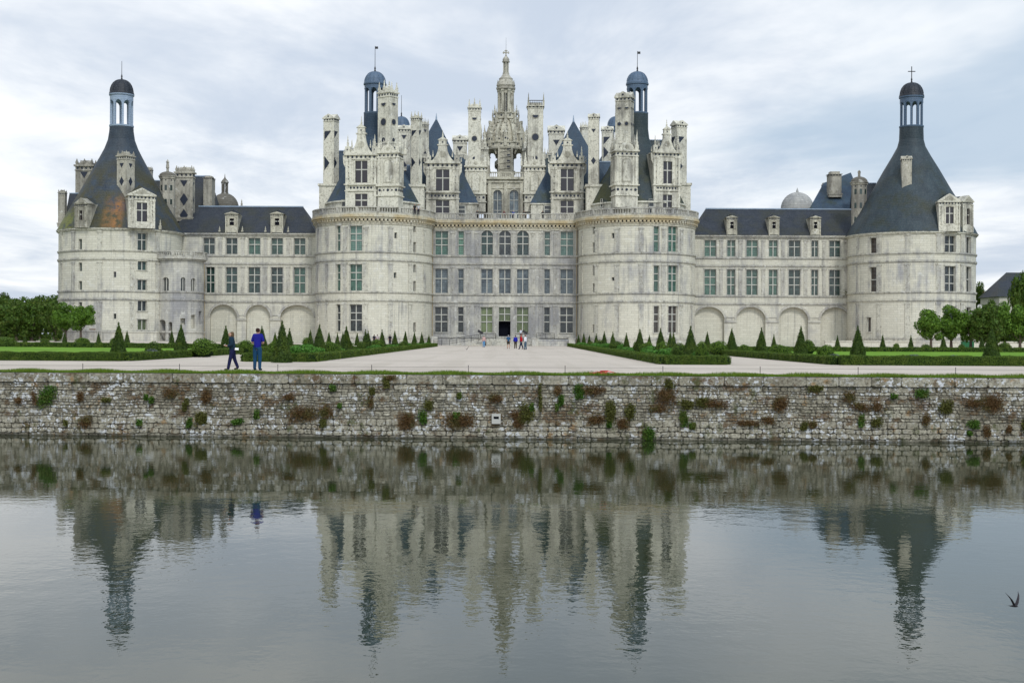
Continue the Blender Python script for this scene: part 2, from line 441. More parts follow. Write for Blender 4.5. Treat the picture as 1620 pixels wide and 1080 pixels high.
# ---- balustrade builder
def balustrade(name, mp, u0, u1, zb, zt, th=.3, step=.42, pier=3.4, mat='mould', parent=None):
    b = CB()
    mbox(b, mp, u0, u1, zb, zb+.16, -th/2, th/2); mbox(b, mp, u0, u1, zt-.17, zt, -th/2-.04, th/2+.04)
    n = int((u1-u0)/pier)
    for i in range(n+1):
        u = u0+(u1-u0)*i/max(1, n); mbox(b, mp, max(u0, u-.22), min(u1, u+.22), zb+.16, zt-.17, -th/2+.01, th/2+.02)
    n = int((u1-u0)/step)
    for i in range(n):
        u = u0+(u1-u0)*(i+.5)/n; mbox(b, mp, u-.075, u+.075, zb+.16, zt-.17, -.08, .08)
    return b.build(name, M[mat], parent)
def cornice(name, mp, u0, u1, zs=19.75, step=.62):
    b = CB()
    for z0, z1, p in ((zs-.25, zs, .12), (zs+.0, zs+.28, .2), (zs+.62, zs+.9, .5), (zs+.9, zs+1.2, .72), (zs+1.2, zs+1.52, .6)):
        mbox(b, mp, u0, u1, z0+.001, z1, -.1, p)
    n = int((u1-u0)/step)
    for i in range(n):
        u = u0+(u1-u0)*(i+.5)/n; mbox(b, mp, u-step*.29, u+step*.29, zs+.281, zs+.619, -.1, .45)
    mbox(b, mp, u0, u1, zs+.28, zs+.62, -.12, .05, 1)  # dark strip paints the shade into the gaps between the corbels
    return b.build(name, [M['cornice'], M['inlay_shade']])
cornice('cornice', mp, xf(684), xf(914))
balustrade('balustrade', pmap(YF-.45), xf(684), xf(914), 21.29, 22.3)
# pipes at the junctions
for px in (684.5, 912.5):
    p = CB(); p.lathe([(.09, 0), (.09, 19.6)], 8, xf(px), YF-.12); p.build('drain_pipe', M['pipe'])
p = CB(); p.lathe([(.09, 0), (.09, 13.6)], 8, X(323.5, 222.8), 222.8); p.build('drain_pipe', M['pipe'])
# ---- keep towers
def cylwin(mpx, cx, cy, r, px0, px1, py0, py1):
    u0, t0 = chit(px0, cx, cy, r, (py0+py1)/2); u1, t1 = chit(px1, cx, cy, r, (py0+py1)/2); t = (t0+t1)/2
    pm = (px0+px1)/2
    return u0, u1, Z(py1, pm, t), Z(py0, pm, t)
def round_tower(cx, cy, r, winspec, pil, zt, mat, lv=LV, sp=SP, name='tower_wall', plinth=1.45, arc=170):
    mp = cmap(cx, cy, r); holes = []; wl = []
    for (a, b, y0, y1, c, rows, gl) in winspec:
        h = cylwin(mp, cx, cy, r, a, b, y0, y1); holes.append(h); wl.append((h, c, rows, gl))
    w = CB(); ua = R(arc)*r
    wallgrid(w, mp, -ua, ua, -.5, zt, holes, du=r*R(4))
    w.build(name, M[mat], uv=(cx, cy, r))
    for h, c, rows, gl in wl: window(mp, *h, c, rows, gl)
    m = CB(); um = R(125)*r
    strings(m, mp, -um, um, lv, .2)
    for px in pil:
        u, t = chit(px, cx, cy, r); pilaster(m, mp, u, .78, sp, .1)
    mbox(m, mp, -um, um, plinth-.3, plinth, -.05, .2); mbox(m, mp, -um, um, -.3, plinth-.301, -.05, .12)
    for h, c, rows, gl in wl:
        if h[1]-h[0] > .75: surround(m, mp, *h)
    m.build('tower_moulding', M['mouldt'], uv=(cx, cy, r))
    return mp
YT = 220.0
KL = X(592, YT); KR = X(1007, YT); RK = 9.75
lw = []
for y0, y1, g in ((357, 397, 'g_pale'), (418, 460, 'g_pale'), (481.5, 524, 'g_dark')):
    lw += [(532.3, 538.8, y0, y1, 1, ROWS3, g), (553.1, 572.8, y0, y1, 2, ROWS3, g)]
lw[2] = (532.3, 538.8, 418, 460, 1, ROWS3, 'g_green'); lw[3] = (553.1, 572.8, 418, 460, 2, ROWS3, 'g_green')
lw += [(624, 628.2, 368, 377.2, 1, (), 'g_dark'), (623, 627.2, 431, 440, 1, (), 'g_dark')]
lw += [(654, 658.2, y0, y1, 1, (), 'g_dark') for y0, y1 in ((357, 367.5), (383, 400), (418.5, 431), (444.7, 461), (510, 525))]
mpL = round_tower(KL, YT, RK, lw, (503, 517, 546, 578.4, 617.7, 649, 671), 20.0, 'tower')
rw = []
for y0, y1, g in ((358, 398.2, 'g_green'), (420, 461.4, 'g_green'), (484, 526, 'g_brown')):
    rw += [(1034.3, 1042.4, y0, y1, 1, ROWS3, g), (1057, 1071.8, y0, y1, 2, ROWS3, g)]
rw += [(967.4, 971.8, 368.6, 377, 1, (), 'g_dark'), (967.4, 971.8, 438.5, 444.3, 1, (), 'g_dark')]
rw += [(937.3, 941.4, y0, y1, 1, (), 'g_dark') for y0, y1 in ((357.5, 370), (383.6, 399.8), (419.3, 436), (448.4, 462.3), (513, 526))]
mpR = round_tower(KR, YT, RK, rw, (920.5, 944, 976, 1014.6, 1050, 1078, 1094), 20.0, 'tower')
for cx, m_ in ((KL, mpL), (KR, mpR)):
    ua = R(128)*RK
    cornice('cornice', m_, -ua, ua)
    balustrade('balustrade', cmap(cx, YT, RK+.42), -R(126)*(RK+.42), R(126)*(RK+.42), 21.29, 22.3)
# terrace slab of the keep
t = CB(); t.box(KL, KR, YF+.05, 265, 20.6, 21.2)
for cx in (KL, KR):
    t.lathe([(RK-.02, 20.4), (RK-.02, 21.19)], 64, cx, YT)
t.box(KL+2, KR-2, YF+3, 265, -.3, 20.6)
t.build('roof_terrace', M['mould'])
# ---- outer towers
OL = X(191.4, YT); OR = X(1441, YT); RL, RR = 9.95, 10.35
ll = [(124.2, 129.6, 378, 398, 1, (), 'g_teal'), (124.2, 129.6, 415.4, 429.2, 1, (), 'g_teal'), (124.2, 129.6, 444.5, 458.6, 1, (), 'g_teal'),
      (124.2, 129.6, 478, 491.5, 1, (), 'g_dark'), (179.8, 184, 429.6, 438.8, 1, (), 'g_dark'), (179.8, 184, 495.8, 504.6, 1, (), 'g_dark'),
      (217.9, 232.2, 369, 396.6, 2, (.62,), 'g_teal'), (217.9, 232.2, 413.3, 427.4, 2, (), 'g_teal'), (217.9, 232.2, 442.5, 459, 2, (), 'g_teal'),
      (217.9, 232.2, 475.5, 491.8, 2, (), 'g_dark'), (217.9, 232.2, 505, 521.7, 2, (), 'g_olive')]
mpOL = round_tower(OL, YT, RL, ll, (97.5, 115.7, 157.5, 209.5, 249), 18.35, 'tower', lv=[(15.05, .2), (13.65, .26), (8.5, .22), (7.2, .24)], plinth=2.3,
                   sp=[(15.25, 18.4), (8.72, 13.5), (2.3, 7.05)])
rl = [(1375.8, 1386.7, 376, 402, 1, (), 'g_brown'), (1375.8, 1386.7, 422.6, 462, 1, (.5,), 'g_brown'), (1371.7, 1378, 502, 524.5, 1, (), 'g_brown'),
      (1494.6, 1511.5, 373, 400, 2, (.5,), 'g_dark'), (1494.6, 1511.5, 421, 461.5, 2, (.33, .66), 'g_dark'), (1494.6, 1511.5, 485, 508, 2, (), 'g_dark'),
      (1528.6, 1535.6, 375, 400.6, 1, (), 'g_dark'), (1528.6, 1535.6, 422, 462, 1, (.5,), 'g_dark'), (1528.6, 1535.6, 486, 508, 1, (), 'g_dark')]
mpOR = round_tower(OR, YT, RR, rl, (1357, 1391.5, 1436, 1484.5, 1522), 18.45, 'tower', lv=[(15.2, .2), (13.9, .26), (8.9, .22), (7.6, .24)], plinth=1.7,
                   sp=[(15.4, 18.5), (9.1, 13.7), (1.75, 7.45)])
for cx, r, m_ in ((OL, RL, mpOL), (OR, RR, mpOR)):
    c = CB(); ua = R(170)*r
    mbox(c, m_, -ua, ua, 18.3, 18.5, -.2, .16); mbox(c, m_, -ua, ua, 18.501, 18.75, -.3, .36)
    c.build('cornice', M['orn'])
dd = CB(); h = cylwin(mpOL, OL, YT, RL, 141.7, 151.3, 520, 538.6); mbox(dd, mpOL, h[0], h[1], 0.3, h[3], -.02, .08); dd.build('door', M['wood'])
def lantern(cx, cy, zn, zc, zd, zt, zf, r, col, dome, ncol=8, cross=False, flag=False, dr=1.06):
    b = CB()
    b.lathe([(r+.12, zn-.28), (r+.16, zn-.12), (r+.16, zn), (r*.5, zn+.02)], 24, cx, cy, 0)
    for k in range(ncol):
        a = 2*math.pi*(k+.5)/ncol; T = TM(cx, cy, 0, a)
        s_ = b.T; b.T = T
        b.box(-.17, .17, -r-.02, -r+.3, zn, zc, 0)
        # arch haunches at the head of each column
        wd = 2*r*math.tan(math.pi/ncol)/2
        n = 6; h_ = wd*.95
        for sx in (-1, 1):
            pts = [(sx*.17, zc), (sx*.17, zc-h_)]+[(sx*(wd-(wd-.17)*math.cos(math.pi/2*i/n)), zc-h_+h_*math.sin(math.pi/2*i/n)*.98) for i in range(n+1)][1:]
            if sx > 0: pts = pts[::-1]
            b.prism(pts, -r+.02, -r+.24, 0)
        b.T = s_
    b.lathe([(r+.04, zc-.02), (r+.04, zd-.25), (r+.2, zd-.2), (r+.2, zd), (r-.3, zd)], 24, cx, cy, 0)
    o = b.build('lantern', M[col])
    d = CB(); H = zt-zd; rr = r*dr
    prof = [(rr+.1, zd+.01), (rr+.08, zd+.12)]+[(rr*math.cos(math.pi/2*t)**.85, zd+.1+(H-.1)*math.sin(math.pi/2*t)) for t in (.1, .25, .4, .55, .7, .82, .92)]+[(.16, zt)]
    d.lathe(prof, 24, cx, cy, 0)
    for k in range(12):
        a = 2*math.pi*k/12
        for (r0, z0), (r1, z1) in zip(prof[2:], prof[3:]):
            s_ = d.T; d.T = TM(cx, cy, 0, a)
            d.add([(-.05, -r0-.06, z0), (.05, -r0-.06, z0), (.05, -r1-.06, z1), (-.05, -r1-.06, z1), (-.05, -r0+.05, z0), (.05, -r0+.05, z0), (.05, -r1+.05, z1), (-.05, -r1+.05, z1)],
                  [(0, 1, 2, 3), (4, 0, 3, 7), (1, 5, 6, 2)], 0)
            d.T = s_
    d.build('dome', M[dome])
    f = CB(); f.lathe([(.2, zt-.1), (.1, zt+.4), (.16, zt+.5), (.05, zt+.9), (.035, zf)], 8, cx, cy)
    if cross: f.box(cx-.62, cx+.62, cy-.05, cy+.05, zf-.9, zf-.77); f.box(cx-.06, cx+.06, cy-.05, cy+.05, zf-1.9, zf)
    elif flag: f.box(cx, cx+.5, cy-.02, cy+.02, zf-.5, zf-.1)
    f.build('finial', M['iron'])
def bigroof(cx, r, hz, mat, pts, name='cone_roof'):
    c = CB()
    c.lathe([(r+.42, 18.7), (r+.3, 18.78)]+[(a, b) for a, b in pts], 72, cx, YT)
    c.build(name, M[mat])
zz = lambda y, px: CAMZ+ray(px, y)[1]*YT
bigroof(OL, RL, 530, 'slateL', [(8.35, zz(334, 191)), (6.35, zz(300, 191)), (4.75, zz(272, 191)), (3.5, zz(250, 191)), (2.75, zz(236, 191)), (2.2, zz(222, 191)), (1.98, zz(208, 191)), (1.93, zz(199, 191))])
bigroof(OR, RR, 536, 'slateR', [(9.0, zz(343, 1441)), (6.3, zz(300, 1441)), (4.6, zz(271, 1441)), (3.1, zz(247, 1441)), (2.3, zz(233, 1441)), (2.0, zz(222, 1441)), (1.93, zz(201, 1441))])
lantern(OL, YT, zz(199, 191), zz(160, 191), zz(150, 191), zz(126, 191), zz(97, 191), 1.86, 'leadl', 'ledd', 8)
lantern(OR, YT, zz(200, 1441), zz(163, 1441), zz(153.5, 1441), zz(131, 1441), zz(105.5, 1441), 1.86, 'lead', 'ledd', 10, cross=True)
# ---- wings
YW = 223.0; mpW = pmap(YW); xw = lambda px: X(px, YW)
def wing(px0, px1, top, mid, arches, pil, zt=18.7):
    holes = []; wl = []
    for a, b, c, g in top: h = (xw(a), xw(b), 15.35, 18.15); holes.append(h); wl.append((h, c, (.6,), g))
    for a, b, c, g in mid: h = (xw(a), xw(b), 8.78, 13.15); holes.append(h); wl.append((h, c, (.4, .7), g))
    for a, b in arches: holes.append((xw(a), xw(b), -.4, 6.75, min(2.15, (xw(b)-xw(a))/2), .8))
    w = CB(); wallgrid(w, mpW, xw(px0), xw(px1), -.5, zt, holes, du=4)
    w.build('wing_wall', M['wing'])
    for h, c, rows, g in wl: window(mpW, *h, c, rows, g)
    b = CB()
    for a, e in arches: mbox(b, mpW, xw(a)-.05, xw(e)+.05, -.4, 6.8, -.9, -.8); 
    b.build('arch_infill', M['infill'])
    m = CB(); strings(m, mpW, xw(px0), xw(px1), LV, .18)
    for px in pil: pilaster(m, mpW, xw(px), .62, [(15.25, 18.4), (8.78, 13.5)])
    for h, c, rows, g in wl: surround(m, mpW, *h)
    mbox(m, mpW, xw(px0), xw(px1), zt-.25, zt, -.1, .2); mbox(m, mpW, xw(px0), xw(px1), zt+.001, zt+.3, -.2, .42)
    for a, e in arches:     # archivolts
        u0, u1 = xw(a), xw(e); w_ = (u1-u0)/2; rs = min(2.15, w_); um = (u0+u1)/2; n = 16
        for i in range(n):
            t0, t1 = math.pi*i/n, math.pi*(i+1)/n
            q = lambda t, k, d: mpW(um-(w_+k)*math.cos(t), 6.75-rs+(rs+k)*math.sin(t), d)
            m.add([q(t0, 0, .07), q(t1, 0, .07), q(t1, .38, .07), q(t0, .38, .07), q(t0, 0, -.03), q(t1, 0, -.03), q(t1, .38, -.03), q(t0, .38, -.03)],
                  [(0, 3, 2, 1), (0, 1, 5, 4), (2, 3, 7, 6)], 0)
    for a, e in zip(arches, arches[1:]):
        u0, u1 = xw(a[1]), xw(e[0]); mbox(m, mpW, u0-.06, u1+.06, 4.1, 4.4, -.03, .16); mbox(m, mpW, u0-.03, u1+.03, 4.9, 5.05, -.03, .1)
    m.build('wing_moulding', M['mould'])
    return wl
wing(255, 502, [(321.8, 339.6, 2, 'g_teal'), (357.6, 375.4, 2, 'g_teal'), (393.2, 411.6, 2, 'g_green'), (429.3, 447.4, 2, 'g_green'), (465.2, 483, 2, 'g_green')],
     [(326.2, 339.6, 2, 'g_teal'), (357.6, 375.4, 2, 'g_teal'), (393.2, 411.6, 2, 'g_teal'), (429.3, 447.4, 2, 'g_teal'), (465.2, 483, 2, 'g_green')],
     [(332.4, 375.4), (389.6, 428), (444, 497)], (348.5, 384, 420, 456, 490.5))
wing(1097, 1352, [(1114.8, 1133, 2, 'g_green'), (1150.5, 1163.2, 2, 'g_green'), (1181, 1198.8, 2, 'g_green'), (1216.6, 1230.2, 2, 'g_green'), (1248, 1266.3, 2, 'g_teal'), (1283.8, 1294.5, 2, 'g_teal'), (1312, 1329.8, 2, 'g_teal')],
     [(1114.8, 1133, 2, 'g_green'), (1150.5, 1163.2, 2, 'g_green'), (1181, 1198.8, 2, 'g_green'), (1216.6, 1230.2, 2, 'g_green'), (1248, 1266.3, 2, 'g_teal'), (1283.8, 1294.5, 2, 'g_teal'), (1312, 1329.8, 2, 'g_teal')],
     [(1098, 1146.3), (1165.6, 1211.5), (1232.3, 1278.8), (1298.4, 1345)], (1141, 1171.5, 1207.5, 1238.5, 1274.5, 1304, 1339))
def hiproof(px0, px1, r0, r1, pye, pyr, mat, Y0=222.5, dep=12, name='wing_roof', ridgecap=True):
    """hip roof: eaves px0..px1, ridge r0..r1"""
    Ym = Y0+dep/2; pm = (px0+px1)/2
    ze = 18.98 if pye is None else Z(pye, pm, Y0); zr = Z(pyr, pm, Ym)
    a, b = X(px0, Y0), X(px1, Y0); c, d_ = X(r0, Ym), X(r1, Ym)
    q = CB()
    q.add([(a, Y0, ze), (b, Y0, ze), (b, Y0+dep, ze), (a, Y0+dep, ze), (c, Ym, zr), (d_, Ym, zr)], [(0, 1, 5, 4), (1, 2, 5), (2, 3, 4, 5), (3, 0, 4), (3, 2, 1, 0)])
    if ridgecap: q.box(c, d_, Ym-.14, Ym+.14, zr-.05, zr+.14, 1)
    return q.build(name, [M[mat], M['leadl']])
hiproof(262, 499.5, 314, 479.5, None, 327, 'slatew')
hiproof(1098, 1378, 1116, 1376, None, 331, 'slatew')
# ---- ornamental pieces
def gable_caps(b, w, d, z, h, n=0):   # crossed pediments on a square cap
    b.prism([(-w, z), (w, z), (0, z+h)], -d, d, 0)
    s_ = b.T; b.T = s_ @ Matrix.Rotation(math.pi/2, 4, 'Z'); b.prism([(-d, z), (d, z), (0, z+h*.985)], -w+.004, w-.004, 0); b.T = s_
def chimney(px0, px1, pt, pb, Y, top='gable', deco='diamond', rot=0., mat='orn', dep=None, parent=None, base=True, zb=None, capf=1.18, nd=2):
    pm = (px0+px1)/2; x = X(pm, Y, (pt+pb)/2); W_ = (px1-px0)*Y/F
    c, s = abs(math.cos(rot)), abs(math.sin(rot))
    dd = dep or W_*.8
    w = (W_-dd*s)/c if dep else W_/(c+.8*s)
    if dep is None: dd = w*.8
    z1 = Z(pt, pm, Y); z0 = Z(pb, pm, Y) if zb is None else zb
    hw, hd = w/2, dd/2
    b = CB(TM(x, Y+hd, 0, rot))
    ch = {'gable': .9, 'crown': 1.1, 'flat': .5, 'turret': .8}[top]*min(1.25, max(.6, w/2.3))
    zs = z1-ch*1.0
    capz = zs-ch*.75
    b.box(-hw, hw, -hd, hd, z0, capz, 0)
    e = (capf-1)*hw
    b.box(-hw-e*.5, hw+e*.5, -hd-e*.5, hd+e*.5, capz, capz+ch*.12, 0)
    b.box(-hw-.02, hw+.02, -hd-.02, hd+.02, capz+ch*.12, zs-ch*.2, 0)
    b.box(-hw-e, hw+e, -hd-e, hd+e, zs-ch*.2, zs, 0, )
    rr = .12*w/2.2+.02
    for fx, fw, ry in ((hw, hw, 0), (hd, hd, 1), (hd, hd, -1)):   # dotted frieze on three faces
        s_ = b.T; b.T = s_ @ Matrix.Rotation(ry*math.pi/2, 4, 'Z'); dpt = (hd if ry == 0 else hw)+.02
        k = 4
        for i in range(k): b.disc(-fx+2*fx*(i+.5)/k, -dpt, capz+ch*.33, rr, 1, 8, .03)
        b.T = s_
    if top == 'gable': gable_caps(b, hw+e, hd+e, zs, ch*.85); b.disc(0, -hd-e, zs+ch*.28, rr*1.1, 1, 8, .03)
    elif top == 'crown':
        b.box(-hw, hw, -hd, hd, zs, zs+ch*.25, 0)
        for ix in (-1, 0, 1):
            for iy in (-1, 1): b.pinn(ix*hw*.88, iy*hd*.88, zs+ch*.2, ch*((1.25 if ix else 1.45) if mat == 'orn' else .6), .34*w/2.4)
        gable_caps(b, hw*.62, hd*.62, zs+ch*.25, ch*.4)
    elif top == 'flat': b.box(-hw*.8, hw*.8, -hd*.8, hd*.8, zs, z1, 0)
    if base:
        b.box(-hw-.12, hw+.12, -hd-.12, hd+.12, z0, z0+.5, 0); b.box(-hw-.2, hw+.2, -hd-.2, hd+.2, z0+.5, z0+.68, 0)
    H = capz-z0
    for ry in (0, 1, -1):
        s_ = b.T; b.T = s_ @ Matrix.Rotation(ry*math.pi/2, 4, 'Z'); fw = hw if ry == 0 else hd; dpt = hd if ry == 0 else hw
        if deco == 'diamond':
            for i in range(nd):
                zc = z0+H*(.86-.72*i/max(1, nd-1)) if nd > 1 else z0+H*.6
                if i == 0: b.prism([(-fw*.45, zc+fw*.4), (0, zc-fw*.35), (fw*.45, zc+fw*.4)], -dpt-.04, -dpt+.1, 1)
                else: b.diamond(0, -dpt, zc, fw*.48, fw*.74, 1, .04)
        elif deco == 'tri':
            sg = 1 if ry >= 0 else -1
            for i in range(3):
                zc = z0+H*(.88-.38*i); b.prism([(-fw*.8, zc), (-fw*.8, zc-fw*1.5), (fw*.5, zc-fw*.0)] if i == 0 else [(-fw*.8, zc-fw*1.4), (fw*.2, zc-fw*.2), (-fw*.8, zc+fw*1.0)], -dpt-.04, -dpt+.1, 1)
        elif deco == 'disc':
            b.disc(0, -dpt, z0+H*.50, fw*.56, 2, 20, .045); b.disc(0, -dpt, z0+H*.50, fw*.44, 1, 20, .075)
            b.disc(0, -dpt, z0+H*.88, fw*.50, 2, 14, .045, True); b.disc(0, -dpt, z0+H*.88, fw*.38, 1, 14, .075, True)
            b.disc(0, -dpt, z0+H*.14, fw*.3, 1, 14, .05, False)
        elif deco == 'disc2':
            for q in (-.48, .48):
                b.disc(q*fw, -dpt, z0+H*.5, fw*.32, 2, 16, .045); b.disc(q*fw, -dpt, z0+H*.5, fw*.23, 1, 16, .075)
                b.disc(q*fw, -dpt, z0+H*.86, fw*.32, 2, 12, .045, True); b.disc(q*fw, -dpt, z0+H*.86, fw*.22, 1, 12, .075, True)
        # raised edge strips
        for sx in (-1, 1): b.box(sx*fw-.09*(sx > 0)-.0, sx*fw+.09*(sx < 0), -dpt-.03, -dpt+.05, z0+.7, capz-.02, 0)
        b.T = s_
    return b.build('chimney', [M[mat], M['inlay_shade'], M['ornd']], parent)
def dormer(px0, px1, pgt, pbody, pb, Y, win, rot=0., dep=3.2, low=None, mat='orn', simple=False, zb=None, roof='slate', side=True, gl='g_hole'):
    """stone dormer: body with mullioned window, dotted friezes, scrolled gable and pinnacles"""
    pm = (px0+px1)/2; x = X(pm, Y, (pgt+pb)/2); W_ = (px1-px0)*Y/F/math.cos(rot)
    z0 = Z(pb, pm, Y) if zb is None else zb; zbd = Z(pbody, pm, Y); zg = Z(pgt, pm, Y)
    T = TM(x, Y, 0, rot); b = CB(T); hw = W_/2-.18
    mpl = lambda u, z, d: tuple(T @ Vector((u, -d, z)))
    holes = []
    def wrect(wd):
        a, e, y0, y1 = wd[:4]; return (X(a, Y)-x)/math.cos(rot), (X(e, Y)-x)/math.cos(rot), Z(y1, pm, Y), Z(y0, pm, Y)
    hs = [wrect(win)]
    if low: hs.append(wrect(low))
    s_ = b.T; b.T = Matrix(); wallgrid(b, mpl, -hw, hw, z0, zbd, hs, du=5, depth=.4); b.T = s_
    b.add([(-hw, 0, z0), (-hw, dep, z0), (-hw, dep, zbd), (-hw, 0, zbd)], [(0, 3, 2, 1)]); b.add([(hw, 0, z0), (hw, dep, z0), (hw, dep, zbd), (hw, 0, zbd)], [(0, 1, 2, 3)])
    h0 = hs[0]; bl = CB(); k = W_/5.4
    # string/cornices
    b.box(-hw-.25*k, hw+.25*k, -.3*k, dep*.6, zbd-.28*k, zbd, 0); b.box(-hw-.12*k, hw+.12*k, -.14*k, dep*.5, zbd-.95*k, zbd-.8*k, 0)
    for i in range(7): b.disc(-hw+2*hw*(i+.5)/7, 0, zbd-.55*k, .17*k+.02, 1, 8, .04)
    # lower balcony band
    if not simple:
        zl = h0[2]-.25
        b.box(-hw-.25*k, hw+.25*k, -.35*k, 0, zl-.12, zl+.08, 0); b.box(-hw-.16*k, hw+.16*k, -.2*k, 0, zl-1.1*k, zl-.95*k, 0)
        for i in range(9): b.disc(-hw+2*hw*(i+.5)/9, 0, zl-.55*k, .16*k+.02, 1, 8, .04)
    for sx in (-1, 1):       # side pilasters in two orders
        for q, wd in ((.93, .16), (.70, .12)):
            xa = sx*hw*q
            if abs(xa)-wd*hw/2 < max(abs(h0[0]), abs(h0[1])): continue
            b.box(xa-wd*hw/2, xa+wd*hw/2, -.13, 0, z0 if q > .8 else h0[2]-.1, zbd-.96*k, 0)
            b.box(xa-wd*hw*.7, xa+wd*hw*.7, -.18, 0, zbd-1.25*k, zbd-.96*k, 0)
        for j in range(4): b.diamond(sx*hw*.82, -.0, z0+(zbd-z0)*(.42+.11*j), .07*k, .12*k, 1, .05)
    b.box(h0[0]-.18, h0[0]-.004, -.08, 0, h0[2], h0[3], 0); b.box(h0[1]+.004, h0[1]+.18, -.08, 0, h0[2], h0[3], 0)
    # gable
    G = zg-zbd
    if simple:
        b.prism([(-hw-.2, zbd), (hw+.2, zbd), (0, zg)], -.22, dep*.5, 0)
        b.prism([(-hw*.6, zbd+.14*G), (hw*.6, zbd+.14*G), (0, zg-.2*G)], -.26, -.2, 2)
    else:
        zt = zbd+G*.62
        pts = [(-hw*.8, zbd), (hw*.8, zbd)]
        cur = [(hw*(.80-.54*math.sin(math.pi/2*t)), zbd+G*.60*(1-math.cos(math.pi/2*t))**.8) for t in (.25, .5, .7, .85, 1)]
        pts += cur+[(-a, z) for a, z in reversed(cur)]
        b.prism(pts, -.1, .55, 0)
        b.box(-hw*.34, hw*.34, -.18, .6, zbd+G*.6, zbd+G*.64, 0)
        b.box(-hw*.24, hw*.24, -.1, .5, zbd+G*.64, zbd+G*.80, 0); b.disc(0, -.1, zbd+G*.72, .13*k, 1, 8, .04)
        b.prism([(-hw*.32, zbd+G*.80), (hw*.32, zbd+G*.80), (0, zbd+G*.92)], -.2, .55, 0)
        b.pinn(0, .2, zbd+G*.88, G*.30, .24*k)
        b.disc(0, -.1, zbd+G*.28, hw*.2, 2, 12, .06)
        for sx in (-1, 1):
            b.box(sx*hw*.88-hw*.16, sx*hw*.88+hw*.16, -.2, .45, zbd, zbd+G*.22, 0); b.disc(sx*hw*.88, -.2, zbd+G*.12, .1*k, 1, 8, .04)
            b.pinn(sx*hw*.88, .1, zbd+G*.22, G*.38, .3*k)
            b.pinn(sx*hw*.6, .1, zbd+G*.18, G*.25, .2*k)
            # side scroll brackets hanging off the body
            b.prism([(sx*hw, zbd-2.4*k), (sx*(hw+.42*k), zbd-1.6*k), (sx*(hw+.5*k), zbd-.3*k), (sx*hw, zbd-.3*k)][::sx], .05, .5, 0)
            b.pinn(sx*(hw+.35*k), .3, zbd, .9*k, .2*k)
    o = b.build('dormer', [M[mat], M['inlay_shade'], M['ornd'], M[roof]])
    r = CB(T)   # saddle roof running back
    r.prism([(-hw, zbd-.02), (hw, zbd-.02), (0, zbd+hw*.9)], .56 if not simple else dep*.5, dep+1.5, 0)
    r.build('dormer_roof', M[roof])
    for i, h in enumerate(hs):
        wb = CB(); wdt = win if i == 0 else low
        D = .3
        mw = .17
        mbox(wb, mpl, h[0], h[1], h[2], h[3], -D-.05, -D, 1)
        um = (h[0]+h[1])/2; zm = h[2]+(h[3]-h[2])*.6 if i == 0 else (h[2]+h[3])/2
        if h[1]-h[0] > .9: mbox(wb, mpl, um-mw/2, um+mw/2, h[2], h[3], -D, -D+.15)
        if h[3]-h[2] > 1.0:
            mbox(wb, mpl, h[0], um-mw/2, zm-mw/2, zm+mw/2, -D, -D+.13); mbox(wb, mpl, um+mw/2, h[1], zm-mw/2, zm+mw/2, -D, -D+.13)
        MB.build(wb, 'window', [M['mull'], M[gl]], o)
    return o
